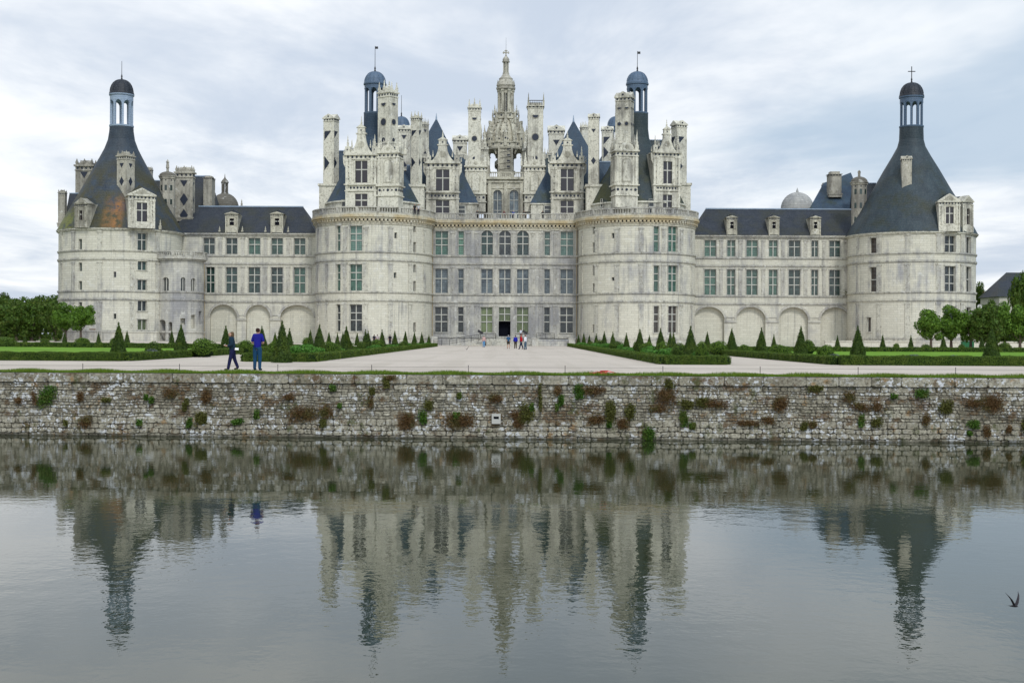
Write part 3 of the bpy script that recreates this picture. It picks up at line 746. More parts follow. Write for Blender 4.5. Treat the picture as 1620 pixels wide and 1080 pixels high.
def pier(px0, px1, pt, pb, Y, rot=0., mat='orn', nf=1):
    """niche pier under a chimney: pilasters, blind arch, dotted balcony bands, pediment with pinnacles"""
    pm = (px0+px1)/2; x = X(pm, Y, 280); W_ = (px1-px0)*Y/F; dd = W_*.8
    c, s = abs(math.cos(rot)), abs(math.sin(rot)); w = W_/(c+.8*s); dd = w*.8; hw, hd = w/2*.9, dd/2*.9
    z1 = Z(pt, pm, Y); z0 = Z(pb, pm, Y); H = z1-z0; k = w/4.
    b = CB(TM(x, Y+hd, 0, rot))
    b.box(-hw, hw, -hd, hd, z0, z1, 0)
    zb = z0+H*.20
    for z, e in ((zb, .16), (z0+H*.38, .28), (z1-.25, .28), (z1-1.05*k, .14)): b.box(-hw-e, hw+e, -hd-e, hd+e, z, z+.22, 0)
    for ry in (0, 1, -1):
        s_ = b.T; b.T = s_ @ Matrix.Rotation(ry*math.pi/2, 4, 'Z'); fw = hw if ry == 0 else hd; dp = hd if ry == 0 else hw
        for sx in (-1, 1):
            b.box(sx*fw*.86-.16*k, sx*fw*.86+.16*k, -dp-.12, -dp+.02, z0+H*.40, z1-1.1*k, 0); b.box(sx*fw*.6-.1*k, sx*fw*.6+.1*k, -dp-.08, -dp+.02, z0+H*.40, z1-1.1*k, 0)
        n = 10; rr = fw*.44; zc = z1-1.3*k-rr
        b.prism([(-rr, z0+H*.44), (rr, z0+H*.44)]+[(rr*math.cos(math.pi*i/n), zc+rr*math.sin(math.pi*i/n)) for i in range(n+1)], -dp-.05, -dp+.02, 2)
        b.prism([(-rr*.78, z0+H*.46), (rr*.78, z0+H*.46)]+[(rr*.78*math.cos(math.pi*i/n), zc+rr*.78*math.sin(math.pi*i/n)) for i in range(n+1)], -dp-.065, -dp+.02, 0)
        for i in range(5):
            q = -fw+2*fw*(i+.5)/5
            b.disc(q, -dp, z1-.62*k, .17*k, 1, 8, .05)
            b.disc(q, -dp, z0+H*.31, .22*k if i % 2 == 0 else .14*k, 1, 10, .05)
        # small pediment
        b.prism([(-fw*.75, z1), (fw*.75, z1), (fw*.45, z1+.9*k), (0, z1+1.25*k), (-fw*.45, z1+.9*k)], -dp-.12, -dp+.35, 0)
        b.disc(0, -dp-.12, z1+.45*k, .32*k, 2, 12, .05)
        b.pinn(0, -dp+.1, z1+1.2*k, 1.5*k, .25*k)
        b.T = s_
    for sx in (-1, 1):
        for sy in (-1, 1):
            b.box(sx*hw*.9-.3*k, sx*hw*.9+.3*k, sy*hd*.9-.3*k, sy*hd*.9+.3*k, z1, z1+.8*k, 0)
            b.pinn(sx*hw*.9, sy*hd*.9, z1+.8*k, 1.8*k, .34*k)
    return b.build('niche_turret', [M[mat], M['inlay_shade'], M['ornd']])
class PINS:
    def __init__(s): s.L = []
    def pinn(s, *a): s.L.append(a)
    def build(s, m):
        for a in s.L: q = CB(); q.pinn(*a); q.build('pinnacle', m)
# ---- keep tower roofs
for cx, pxc in ((KL, 592), (KR, 1007)):
    z_ = lambda y: zz(y, pxc)
    d = CB(); d.lathe([(8.05, 21.0), (8.05, 23.3), (8.3, 23.35), (8.3, 23.6)], 64, cx, YT); d.build('drum', M['orn'], uv=(cx, YT, 8))
    c = CB(); c.lathe([(8.1, 23.55), (6.4, z_(293)), (5.0, z_(271)), (4.2, z_(256)), (3.3, z_(243)), (2.5, z_(231)), (2.05, z_(219)), (1.86, z_(205)), (1.84, z_(180))], 56, cx, YT)
    c.build('cone_roof', M['slate'] if pxc < 800 else M['slatem'])
    lantern(cx, YT, z_(179), z_(141), z_(133), z_(113.5), z_(73 if pxc < 800 else 81), 1.72, 'lead', 'lead', 8, flag=True, dr=1.04)
# rear keep towers (lanterns beyond)
for px in (635, 974):
    Yb = 262; x = X(px, Yb, 200); z_ = lambda y: Z(y, px, Yb)
    c = CB(); c.lathe([(7.5, 21), (6, 27), (3.4, z_(255)), (1.9, z_(236)), (1.75, z_(226))], 40, x, Yb); c.build('cone_roof', M['slate'])
    lantern(x, Yb, z_(226), z_(207), z_(201), z_(184.5), z_(151 if px < 800 else 178), 1.55, 'lead', 'lead', 8)
# pavilion roofs
def pyramid(pa, pya, pl, pr, pb, Yc, mat='slate'):
    s = Yc/F; hw = (pr-pl)/2*s*1.0; hd = hw
    za = Z(pya, pa, Yc); zb = Z(pb, pa, Yc-hd); x = X(pa, Yc, 250)
    q = CB(); q.add([(x-hw, Yc-hd, zb), (x+hw, Yc-hd, zb), (x+hw, Yc+hd, zb), (x-hw, Yc+hd, zb), (x, Yc, za)], [(0, 1, 4), (1, 2, 4), (2, 3, 4), (3, 0, 4), (3, 2, 1, 0)])
    q.build('pavilion_roof', M[mat])
    w = CB(); w.box(x-hw+.15, x+hw-.15, Yc-hd+.15, Yc+hd-.15, 21.1, zb-.02); w.box(x-hw-.05, x+hw+.05, Yc-hd-.05, Yc+hd+.05, zb-.24, zb-.021); w.build('pavilion_wall', M['orn'])
    f = CB(); f.lathe([(.22, za-.5), (.12, za+.3), (.03, za+.9)], 6, x, Yc); f.build('finial', M['leadl'])
pyramid(690, 187, 620, 757, 320.5, 231.5)
pyramid(907, 190, 839, 977, 321.5, 231.5)
# ridge roofs linking the pavilions
def ridge(px0, px1, pyr, pye, Y, dep, mat='slate'):
    pm = (px0+px1)/2; z1 = Z(pyr, pm, Y+dep/2); z0 = Z(pye, pm, Y); a, b = X(px0, Y), X(px1, Y)
    q = CB(); q.add([(a, Y, z0), (b, Y, z0), (b, Y+dep, z0), (a, Y+dep, z0), (a, Y+dep/2, z1), (b, Y+dep/2, z1)], [(0, 1, 5, 4), (2, 3, 4, 5), (1, 2, 5), (3, 0, 4), (3, 2, 1, 0)])
    q.box(a, b, Y+dep/2-.1, Y+dep/2+.1, z1-.05, z1+.1, 1); q.build('ridge_roof', [M[mat], M['leadl']])
ridge(528, 585, 239, 318, 221.5, 7); ridge(700, 762, 247, 300, 236, 8); ridge(838, 900, 243.5, 300, 236, 8, 'slatem')
ridge(1012, 1052, 222, 300, 223, 5, 'slatem'); ridge(925, 985, 256, 316, 236, 8); ridge(640, 700, 262, 316, 238, 8)
# chimneys and dormers of the keep
chimney(511, 534.5, 179, 320, 219, 'gable', 'tri', R(-24), nd=3, zb=None)
b = CB(); x = X(522, 219); b.box(x-1.75, x+1.75, 218.2, 222.5, 21.2, Z(293, 522, 219)); b.box(x-1.95, x+1.95, 218, 222.7, Z(295, 522, 219), Z(291.5, 522, 219)); b.build('chimney_base', M['orn'])
chimney(597, 628.5, 133, 232, 213.6, 'crown', 'disc', R(-38), capf=1.15)
pier(595, 638, 240, 328, 210.8, R(-12))
dormer(545, 597.5, 192, 243, 328.5, 211.6, (561.2, 581, 254.3, 289.3), R(-6), low=(561.2, 581, 306.5, 326.3), dep=4.5)
chimney(649.5, 667, 179, 320, 218.5, 'crown', 'tri', R(-25)); chimney(664, 678, 190, 250, 226, 'crown', 'diamond', R(20))
b = CB(); x = X(658, 218); b.box(x-1.3, x+1.3, 217.6, 221, 21.2, Z(294, 658, 218)); b.box(x-1.5, x+1.5, 217.4, 221.2, Z(296, 658, 218), Z(292, 658, 218)); b.build('chimney_base', M['orn'])
chimney(629.5, 648.5, 196, 270, 246, 'gable', 'diamond', R(0)); chimney(576, 590, 205, 262, 232, 'gable', 'diamond', R(20))
dormer(672.8, 727.5, 213, 256, 337.5, 222.4, (689.2, 710.4, 268, 301.8), 0, low=(689.2, 710.4, 317, 336.8), zb=21.2, dep=5)
dormer(870.2, 924.8, 214, 256, 337.5, 222.4, (886.6, 907.2, 267.5, 301.8), 0, low=(886.6, 907.2, 317.5, 336.8), zb=21.2, dep=5)
chimney(717, 738, 212, 250, 240, 'gable', 'diamond', nd=1); chimney(868.5, 892, 196, 247, 240, 'gable', 'diamond', nd=1)
chimney(741, 760, 160, 263, 229, 'crown', 'disc'); pier(735, 770, 262, 335, 226.4)
pier(828, 863, 262, 335, 226.4)
chimney(835, 859, 162, 263, 229, 'flat', 'disc')
b = CB(); x0, x1 = X(835, 229), X(859, 229); zt = Z(166, 847, 229)
for i in range(9): b.box(x0+(x1-x0)*i/8-.03, x0+(x1-x0)*i/8+.03, 228.9, 229.0, zt-.3, zt+.75)
b.box(x0-.1, x1+.1, 228.86, 229.04, zt+.7, zt+.8)
b.build('roof_railing', M['iron'])
cl = PINS()
for x in (x0, x1):
    for y in (229, 231.2): cl.pinn(x, y, zt-.1, 2.3, .32)
cl.build(M['ornd'])
chimney(931, 948.5, 178, 320, 218.5, 'gable', 'diamond', R(-8), nd=3)
b = CB(); x = X(940, 218); b.box(x-1.35, x+1.35, 217.6, 221, 21.2, Z(294, 940, 218)); b.box(x-1.55, x+1.55, 217.4, 221.2, Z(296, 940, 218), Z(292, 940, 218)); b.build('chimney_base', M['orn'])
chimney(918, 931.5, 195, 250, 236, 'crown', 'none', R(15)); chimney(953, 969.5, 198, 270, 246, 'gable', 'tri')
chimney(974, 1004, 143, 232, 213.6, 'gable', 'disc2', R(-20), capf=1.15)
pier(966.5, 1011.5, 237, 328, 210.8, R(10))
dormer(1032, 1078, 196, 240, 328.5, 212.6, (1048.5, 1063, 255.5, 290.4), R(10), low=(1048.5, 1063, 308, 328), dep=4.5)
chimney(1063, 1087, 189, 320, 218.5, 'gable', 'tri', R(28))
b = CB(); x = X(1077, 219); b.box(x-1.6, x+1.5, 218.2, 222.5, 21.2, Z(292, 1077, 219)); b.box(x-1.8, x+1.7, 218, 222.7, Z(294, 1077, 219), Z(290.5, 1077, 219)); b.build('chimney_base', M['orn'])
chimney(760.5, 772, 231, 290, 232, 'gable', 'none', 0, 'orn', dep=2.6); chimney(827, 838, 233, 290, 232, 'gable', 'none', 0, 'orn', dep=2.6)
# small low windows in the terrace-level walls
def patchwin(px0, px1, py0, py1, Y, gl='g_dark'):
    b = CB(); a, c = X(px0, Y), X(px1, Y); z0, z1 = Z(py1, px0, Y), Z(py0, px0, Y); m = pmap(Y)
    e = .12
    mbox(b, m, a-e, a, z0, z1, -.3, .06); mbox(b, m, c, c+e, z0, z1, -.3, .06); mbox(b, m, a-e, c+e, z1+.001, z1+e, -.3, .1)
    mbox(b, m, a, c, (z0+z1)/2-.07, (z0+z1)/2+.07, -.2, .03)
    w = b.build('window', M['mull']); g = CB(); mbox(g, m, a, c, z0, z1, -.2, .0); MB.build(g, 'pane', M[gl], w)
patchwin(724, 735, 325.5, 337, 223.55); patchwin(861.3, 872, 326, 337, 223.55)
for px0, px1, cx in ((541.5, 547.5, KL), (1026, 1034, KR), (951, 954, KR)):
    m_ = cmap(cx, YT, 8.07)
    u0, t = chit(px0, cx, YT, 8.07, 320); u1, t1 = chit(px1, cx, YT, 8.07, 320); z1 = Z(315 if cx == KR else 316, px0, t)
    window(m_, u0, u1, 21.4, z1, 1, (.5,), 'g_dark', D=-.05)
# pinnacle clutter along the keep roofs
cl = PINS()
for px, py, Y, h, w in ((761, 236, 236, 4.6, .7), (767, 238, 238, 3.6, .6), (831, 238, 238, 3.8, .6), (758, 246, 232, 3.2, .5), (736, 252, 227, 2.2, .4), (862, 252, 227, 2.2, .4), (556, 246, 211.8, 2.6, .34), (590, 246, 211.8, 2.8, .34), (602, 238, 211.5, 3.0, .4), (632, 238, 211.5, 3.2, .4), (641, 244, 213, 2.2, .4),
                        (765, 235, 232, 2.6, .34), (834, 240, 232, 2.6, .34), (733, 250, 228, 1.8, .3), (866, 250, 228, 1.8, .3), (970, 236, 211.5, 3, .4), (1008, 236, 211.5, 3.2, .4),
                        (1040, 245, 212.6, 2.6, .34), (1072, 246, 212.8, 2.2, .34), (773, 262, 227, 2, .34), (825, 262, 227, 2, .34)):
    z = Z(py, px, Y); x = X(px, Y, py)
    cl.pinn(x, Y+.3, z, h, w)
cl.build(M['orn'])
# ---- great stair lantern
YC = 242.; lx = X(800, YC, 200); zc = lambda y: Z(y, 800, YC)
b = CB()
z_t, z_a = zc(237), zc(272)
b.lathe([(1.55, 21), (1.55, z_t)], 20, lx, YC, 0)
b.box(lx-1.35, lx+1.35, YC-3.7, YC-1.2, 21, z_t, 0)
for zq in (268, 259, 250, 241): b.box(lx+.3, lx+.85, YC-3.73, YC-3.5, zc(zq+3), zc(zq-1.5), 2); b.prism([(lx-1.4, zc(zq+5)), (lx+1.4, zc(zq+1)), (lx+1.4, zc(zq-.2)), (lx-1.4, zc(zq+3.8))], YC-3.82, YC-3.69, 0)
for sx in (-1, 1): b.box(lx+sx*1.2-.15, lx+sx*1.2+.15, YC-3.85, YC-3.6, 21, z_t, 0)
for k in range(8):
    a = 2*math.pi*(k+.5)/8; s_ = b.T; b.T = TM(lx, YC, 0, a)
    if k not in (0, 7, 3, 4):
        b.box(-.42, .42, -4.0, -3.3, 21, z_t, 0); b.box(-.5, .5, -4.1, -3.2, z_a-.1, z_a+.3, 0); b.box(-.5, .5, -4.1, -3.2, z_t-1.4, z_t-1.15, 0)
    b.pinn(0, -4.05, z_t+.9, 2.6, .42); b.pinn(0, -3.2, z_t+2.6, 2.2, .36); b.box(-.2, .2, -3.8, -1.6, z_t+.6, z_t+1.2, 0)
    # flying buttress scroll
    n = 8; pts = []
    for i in range(n+1):
        t = i/n; pts.append((-(3.95-1.9*(1-math.cos(math.pi/2*t))), z_t+.8+(zc(191)-z_t-.8)*math.sin(math.pi/2*t)))
    inner = [(p+.8, q-.25) for p, q in pts]
    for (p0, q0), (p1, q1), (r0, t0), (r1, t1) in zip(pts, pts[1:], inner, inner[1:]):
        b.add([(-.2, p0, q0), (.2, p0, q0), (.2, p1, q1), (-.2, p1, q1), (-.2, r0, t0), (.2, r0, t0), (.2, r1, t1), (-.2, r1, t1)],
              [(0, 1, 2, 3), (1, 5, 6, 2), (4, 0, 3, 7), (5, 4, 7, 6)], 0)
    for t in (.35, .65): 
        i = int(t*n); b.box(-.14, .14, pts[i][0]-.25, pts[i][0]+.2, pts[i][1], pts[i][1]+.5, 0)
    b.T = s_
    # arch heads between piers
    b.T = TM(lx, YC, 0, 2*math.pi*k/8); wd = 3.55*math.tan(math.pi/8); n = 8; wo = wd-.5
    if k == 0: b.T = s_; continue
    pts = [(wo*math.cos(math.pi*i/n), z_t-wo-.25+wo*math.sin(math.pi*i/n)) for i in range(n+1)]
    for (p0, q0), (p1, q1) in zip(pts, pts[1:]): b.prism([(p1, q1), (p0, q0), (p0, z_t), (p1, z_t)], -3.6, -3.2, 0)
    b.T = s_
b.lathe([(3.95, z_t-.3), (4.05, z_t), (4.05, z_t+.25), (4.0, z_t+.3), (4.0, z_t+.75), (4.15, z_t+.8), (4.15, z_t+1.0), (3.2, z_t+1.0)], 32, lx, YC, 0)
b.lathe([(3.55, z_t+.9), (3.5, zc(224)), (3.3, zc(214)), (2.85, zc(205)), (2.25, zc(197)), (1.9, zc(192)), (1.9, zc(191))], 24, lx, YC, 0)
for k in range(8):
    s_ = b.T; b.T = TM(lx, YC, 0, 2*math.pi*k/8); b.disc(0, -3.2, zc(214), .42, 1, 14, .12, False, .5); b.disc(0, -3.2, zc(214), .28, 0, 14, .17, False, .5)
    b.box(-.3, .3, -4.15, -3.4, z_t+.2, z_t+2.6, 0); b.prism([(-.42, z_t+2.6), (.42, z_t+2.6), (0, z_t+3.2)], -4.2, -3.4, 0); b.pinn(0, -3.9, z_t+3.0, 1.6, .26); b.disc(0, -4.15, z_t+1.6, .17, 2, 8, .04)
    b.box(-.22, .22, -2.5, -1.7, zc(197), zc(186), 0); b.pinn(0, -2.4, zc(187), 1.6, .3); b.T = s_
for k in range(16):
    a = 2*math.pi*(k+.25)/16; s_ = b.T; b.T = TM(lx, YC, 0, a)
    b.box(-.24, .24, -3.95, -3.3, z_t+1, z_t+1.9, 0); b.disc(0, -3.95, z_t+1.5, .15, 2, 8, .04); b.pinn(0, -3.7, z_t+1.8, 1.3, .22)
    for zq, rq in ((218, 3.4), (209, 3.1), (202, 2.65), (196, 2.2)): b.box(-.1, .1, -rq-.3, -rq+.1, zc(zq), zc(zq)+.5, 1)
    b.T = s_
for k in range(16):
    a = 2*math.pi*(k+.5)/16; s_ = b.T; b.T = TM(lx, YC, 0, a); b.disc(0, -4.0, z_t+.52, .14, 2, 8, .05); b.T = s_
b.lathe([(2.0, zc(191)), (2.3, zc(190)), (2.3, zc(188.5)), (2.05, zc(188)), (2.05, zc(182)), (2.25, zc(181.5)), (2.25, zc(180)), (1.2, zc(180))], 24, lx, YC, 0)
b.lathe([(1.05, zc(180)), (1.05, zc(142))], 16, lx, YC, 2)
for k in range(8):
    a = 2*math.pi*(k+.5)/8; s_ = b.T; b.T = TM(lx, YC, 0, a)
    b.box(-.2, .2, -1.55, -1.0, zc(180), zc(143), 0); b.box(-.27, .27, -1.65, -1.0, zc(146), zc(143), 0); b.pinn(0, -2.2, zc(181), 1.7, .3); b.disc(0, -2.05, zc(185), .16, 2, 8, .05)
    wd = 1.3*math.tan(math.pi/8); b.T = TM(lx, YC, 0, 2*math.pi*k/8); b.box(-.5, .5, -1.35, -1.1, zc(149), zc(143), 0); b.box(-.05, .05, -1.3, -1.0, zc(180), zc(149), 0)
    b.T = s_
b.lathe([(1.5, zc(143)), (1.75, zc(142)), (1.8, zc(139.5)), (1.55, zc(139)), (1.75, zc(136)), (1.6, zc(131)), (1.25, zc(127)), (1.3, zc(125)), (.9, zc(122)), (.62, zc(118)), (.62, zc(116)), (.3, zc(116))], 16, lx, YC, 1)
for k in range(8):
    a = 2*math.pi*k/8; b.pinn(lx+1.5*math.sin(a), YC-1.5*math.cos(a), zc(136), 1.1, .3, 1)
b.lathe([(.3, zc(116)), (.3, zc(99))], 8, lx, YC, 0)
for k in range(6):
    a = 2*math.pi*k/6; b.lathe([(.12, zc(116)), (.12, zc(99))], 6, lx+.48*math.sin(a), YC-.48*math.cos(a), 0)
b.lathe([(.68, zc(99)), (.72, zc(97.5)), (.6, zc(97)), (.62, zc(94)), (.4, zc(91)), (.14, zc(89)), (.2, zc(88)), (.1, zc(87)), (.1, zc(80)), (.02, zc(78))], 12, lx, YC, 1)
b.box(lx-.5, lx+.5, YC-.1, YC+.1, zc(84.5), zc(82.5), 1); b.box(lx-.28, lx+.28, YC-.1, YC+.1, zc(81), zc(80), 1)
for sx in (-1, 1): b.lathe([(.05, zc(85.5)), (.16, zc(84)), (.05, zc(81.5))], 6, lx+sx*.48, YC, 1)
# spiral stair parapet seen through the arches
for i in range(24):
    a = i/24*2*math.pi*1.1+2.2; z = zc(276)+(zc(244)-zc(276))*i/24
    s_ = b.T; b.T = TM(lx, YC, 0, a); b.box(-.32, .32, -2.0, -1.45, z, z+.75, 0); b.T = s_
b.build('stair_lantern', [M['ornd'], M['orno'], M['inlay_shade']])
f = CB(); f.lathe([(.03, zc(79)), (.015, zc(60))], 6, lx, YC); f.build('finial', M['iron'])
# terrace-level front of the stair hall
Yh = 227.; mh = pmap(Yh); a, c = X(771, Yh), X(828, Yh); zb2, zt2 = 21.1, Z(284, 800, Yh)
hs = [(X(779.8, Yh), X(793.6, Yh), 21.9, Z(300.5, 786, Yh), .75), (X(805.6, Yh), X(820, Yh), 21.9, Z(300.5, 812, Yh), .75)]
b = CB(); wallgrid(b, mh, a, c, zb2, zt2, hs, du=5)
b.box(a, c, Yh+.9, YC-3, zb2, zt2, 0)
for px in (774.5, 799.5, 824.5): mbox(b, mh, X(px, Yh)-.28, X(px, Yh)+.28, zb2, zt2-.6, -.03, .2)
mbox(b, mh, a-.2, c+.2, zt2-.55, zt2-.3, -.1, .25); mbox(b, mh, a-.35, c+.35, zt2, zt2+.25, -1.2, .5)
mbox(b, mh, a, c, Z(298.5, 800, Yh), Z(297, 800, Yh), -.03, .14)
for h in hs:
    n = 10; um = (h[0]+h[1])/2; w_ = (h[1]-h[0])/2
    for i in range(n):
        t0, t1 = math.pi*i/n, math.pi*(i+1)/n
        q = lambda t, k, d: mh(um-(w_+k)*math.cos(t), h[3]-.75+(.75+k)*math.sin(t), d)
        b.add([q(t0, 0, .08), q(t1, 0, .08), q(t1, .2, .08), q(t0, .2, .08)], [(0, 3, 2, 1)], 0)
b.build('stair_hall', M['ornd'])
for h in hs: window(mh, h[0], h[1], h[2], h[3], 2, (.3, .65), 'g_blue', mw=.08, D=.4)
balustrade('balustrade', pmap(Yh-.3), a-.3, c+.3, zt2+.25, zt2+1.25, step=.36, pier=2.2, mat='ornd')
# ---- outer towers: chimneys, dormers, turrets
chimney(119.5, 146.5, 248, 320, 224, 'crown', 'diamond', 0, 'orno', nd=2)
chimney(183.5, 209, 236, 321, 213.3, 'crown', 'diamond', R(-26), 'orno', nd=3, dep=1.9)
b = CB(); x = X(197, 213); b.box(x-1.2, x+1.2, 213.2, 217, Z(331, 197, 213), Z(320, 197, 213)); b.build('chimney_base', M['orno'])
chimney(229, 239.5, 262, 300, 226, 'crown', 'diamond', 0, 'orno', nd=1)
chimney(277.5, 304.5, 259, 350, 225.6, 'crown', 'diamond', 0, 'orno', nd=3, dep=1.6)
chimney(1427.5, 1444.5, 245, 330, 214.2, 'gable', 'none', R(-10), 'orno', dep=1.6)
chimney(92, 102.5, 298, 359, 219.5, 'crown', 'none', 0, 'orno', dep=1.0)
ridge(100, 125, 306, 358, 220.2, 6, 'slatew')
def turret(px, r, pb, py_base, pdome, pfin, Y, wins, mat='orno', dome='domeb'):
    x = X(px, Y, (pb+py_base)/2); b = CB(); zb, z1 = Z(pb, px, Y), Z(py_base, px, Y)
    b.lathe([(r, zb), (r, z1-.5), (r+.15, z1-.45), (r+.15, z1-.2), (r+.3, z1-.1), (r+.3, z1)], 8, x, Y, 0, off=R(22.5))
    for y in wins:
        z = Z(y, px, Y)
        for a in (0, -45, 45):
            s_ = b.T; b.T = TM(x, Y, 0, R(a)); b.box(-.2, .2, -r*.94, -r*.8, z-.45, z+.45, 1); b.T = s_
    for k in range(8):
        s_ = b.T; b.T = TM(x, Y, 0, R(45*k)); b.disc(0, -r*.935, z1-.75, .11, 2, 8, .04); b.T = s_
    z2 = Z(pdome, px, Y); b.lathe([((r+.15)*math.cos(t), z1+(z2-z1)*math.sin(t)) for t in (0, .3, .6, .9, 1.2, 1.4)], 16, x, Y, 3)
    z3 = Z(pfin, px, Y); b.lathe([(.25, z2-.1), (.2, z2+.5), (.3, z2+.6), (.2, z2+(z3-z2)*.7), (.3, z2+(z3-z2)*.75), (.02, z3)], 8, x, Y, 0)
    b.build('turret', [M[mat], M['g_teal'], M['inlay_shade'], M[dome]])
turret(265, 1.27, 367, 279, 271.5, 252, 221.2, (298, 320, 341.5))
turret(1359, 1.27, 375, 288.5, 279.5, 269, 221.2, (304, 326, 348))
dormer(116, 141.5, 313, 322, 359.5, 209.9, (124.8, 130.4, 333, 348), R(-20), dep=3, mat='ornd', simple=True, roof='slateL', zb=18.7)
dormer(204, 244.5, 297, 308, 359.8, 210.6, (217, 231.6, 320.5, 350.5), R(24), dep=5, mat='orn', simple=True, roof='slateL', zb=18.7)
dormer(1484, 1520, 306, 318, 366, 209.3, (1496.2, 1508.3, 327, 353.5), R(-6), dep=3.2, mat='orn', simple=True, roof='slateR', zb=18.7)
dormer(1519.5, 1542.5, 309, 319, 366, 211.6, (1528.5, 1534.5, 330, 355), R(26), dep=3.2, mat='orn', simple=True, roof='slateR', zb=18.7)
cl = PINS()
for px, Y in ((157.8, 211.0), (253.5, 213.8)): cl.pinn(X(px, Y, 355), Y, 18.75, 1.7, .4)
cl.build(M['ornd'])
for a, c, t in ((355, 377.8, 334.8), (426.8, 449.4, 334.8)):
    dormer(a, c, t, t+3.5, 367, 222.6, ((a+c)/2-3.6, (a+c)/2+3.6, 345.5, 356.5), 0, dep=3.5, mat='ornd', simple=True, roof='slatew', zb=18.9, gl='g_void')
for a, c, t in ((1148, 1167.6, 340.8), (1214.6, 1234.2, 341), (1280.4, 1300, 341.3)):
    dormer(a, c, t, t+3.2, 372, 222.6, ((a+c)/2-2.8, (a+c)/2+2.8, 351, 361.5), 0, dep=3.5, mat='ornd', simple=True, roof='slatew', zb=18.9, gl='g_void')
cl = PINS()
for px in (347.5, 383.5, 420, 456): cl.pinn(xw(px), YW-.1, 18.95, 1.2, .36)
cl.build(M['ornd'])
# buildings of the rear court that rise above the wings
hiproof(262, 340, 290, 332, 352, 279, 'slatew', 232, 9, 'rear_roof')
chimney(322, 335, 278, 330, 231, 'flat', 'none', 0, 'orno', dep=2.5, base=False)
ridge(226, 262, 286, 330, 226, 8, 'slatew')
def court_dome(px, r, pb, pt, Y, mat, lant=None):
    x = X(px, Y, (pb+pt)/2); zb, zt = Z(pb, px, Y), Z(pt, px, Y); b = CB(); n = 9
    prof = [(r, 8), (r, zb-.4), (r+.2, zb-.3), (r+.2, zb)]
    for i in range(n+1):
        t = math.pi/2*i/n; rr = r*math.cos(t)*.97+.02; z = zb+(zt-zb)*math.sin(t); prof += [(rr+.07, z), (rr+.07, z+.03)] if i < n else [(.15, z)]
    b.lathe(prof, 32, x, Y, 0)
    if lant:
        za, zb_, zf = (Z(q, px, Y) for q in lant)
        for k in range(6):
            a = math.pi*2*(k+.5)/6; b.lathe([(.13, za-.3), (.13, zb_)], 6, x+.5*math.sin(a), Y-.5*math.cos(a), 0)
        b.lathe([(.7, za-.5), (.7, za-.2), (.3, za-.2)], 12, x, Y, 0)
        b.lathe([(.68, zb_), (.75, zb_+.15), (.55, zb_+.5), (.2, zb_+.9), (.1, zb_+1.1), (.02, zf)], 12, x, Y, 0)
    else: b.lathe([(.3, zt-.1), (.22, zt+.3), (.02, zt+.9)], 8, x, Y, 0)
    b.build('rear_dome', M[mat])
court_dome(355.6, 2.55, 328, 306, 244, 'domeb', (303.5, 290, 275))
court_dome(1261.3, 3.05, 330, 304.5, 246, 'domew')
b = CB(); b.pinn(X(382, 240), 240, Z(332, 382, 240), 2, .5); b.build('pinnacle', M['orno'])
# big rear roof at the right
Yr = 232
q = CB(); P_ = lambda px, py, Y: (X(px, Y, py), Y, Z(py, px, Y))
q.add([P_(1272, 345, 230), P_(1352, 345, 230), P_(1372, 335, 246), P_(1292, 335, 246), P_(1303, 289.5, 238), P_(1346, 273, 238)], [(0, 1, 5, 4), (1, 2, 5), (2, 3, 4, 5), (3, 0, 4), (3, 2, 1, 0)])
q.build('rear_roof', M['slate'])
chimney(1312.5, 1331, 271, 312, 233, 'flat', 'none', 0, 'orno', dep=2)
chimney(1302, 1309, 289, 305, 238, 'flat', 'none', 0, 'orno', dep=1.2, base=False)
ridge(1355, 1393, 290, 350, 226, 6, 'slatew')
# ---- external stair turret at the left
TX = X(284, 217); TY = 217.2; TR = 3.95; mt = cmap(TX, TY, TR); b = CB()
sp_ = []
def cw(px0, px1, py0, py1): return cylwin(mt, TX, TY, TR, px0, px1, py0, py1)
h1 = [(*cw(257, 267, 438.5, 461), .45), (*cw(285.8, 293.4, 438.5, 460.5), .4), (*cw(302.4, 309.2, 440, 460.5), .35)]
lowh = [(*cw(251.5, 262, 505.5, 539), .5, 1.2), (*cw(266.3, 272.5, 509, 539), .3, 1.2), (*cw(285.5, 293, 503.5, 513.5), 0, .8), (*cw(302, 308.8, 498, 519.5), 0, .6), (*cw(314.5, 319.5, 492, 512.5), 0, .6)]
wallgrid(b, mt, -R(118)*TR, R(118)*TR, -.5, 14.3, h1+lowh, du=TR*R(6))
b.build('stair_turret_wall', M['facade'], uv=(TX, TY, TR))
for h in h1: window(mt, h[0], h[1], h[2], h[3], 2, (), 'g_dark', mw=.12)
g = CB()
for h in lowh: mbox(g, mt, h[0]-.05, h[1]+.05, h[2]-.1, h[3]+.1, -h[5]-.1, -h[5]+.0)
g.build('stair_recess', M['wing'])
b = CB(); um = R(115)*TR
strings(b, mt, -um, um, [(8.5, .24), (7.2, .22)], .18)
mbox(b, mt, -um, um, 13.7, 13.95, -.1, .3); mbox(b, mt, -um, um, 13.96, 14.35, -.2, .6); mbox(b, mt, -um, um, 1.9, 2.2, -.05, .15)
b.lathe([(TR-.02, 14.0), (TR-.02, 14.3)], 32, TX, TY); b.box(TX-TR+.3, -53.0, TY, 223.3, -.3, 14.2)
b.build('stair_turret_moulding', M['mould'])
balustrade('balustrade', cmap(TX, TY, TR+.35), -R(112)*(TR+.35), R(112)*(TR+.35), 14.36, 15.25, step=.36, pier=2.6)
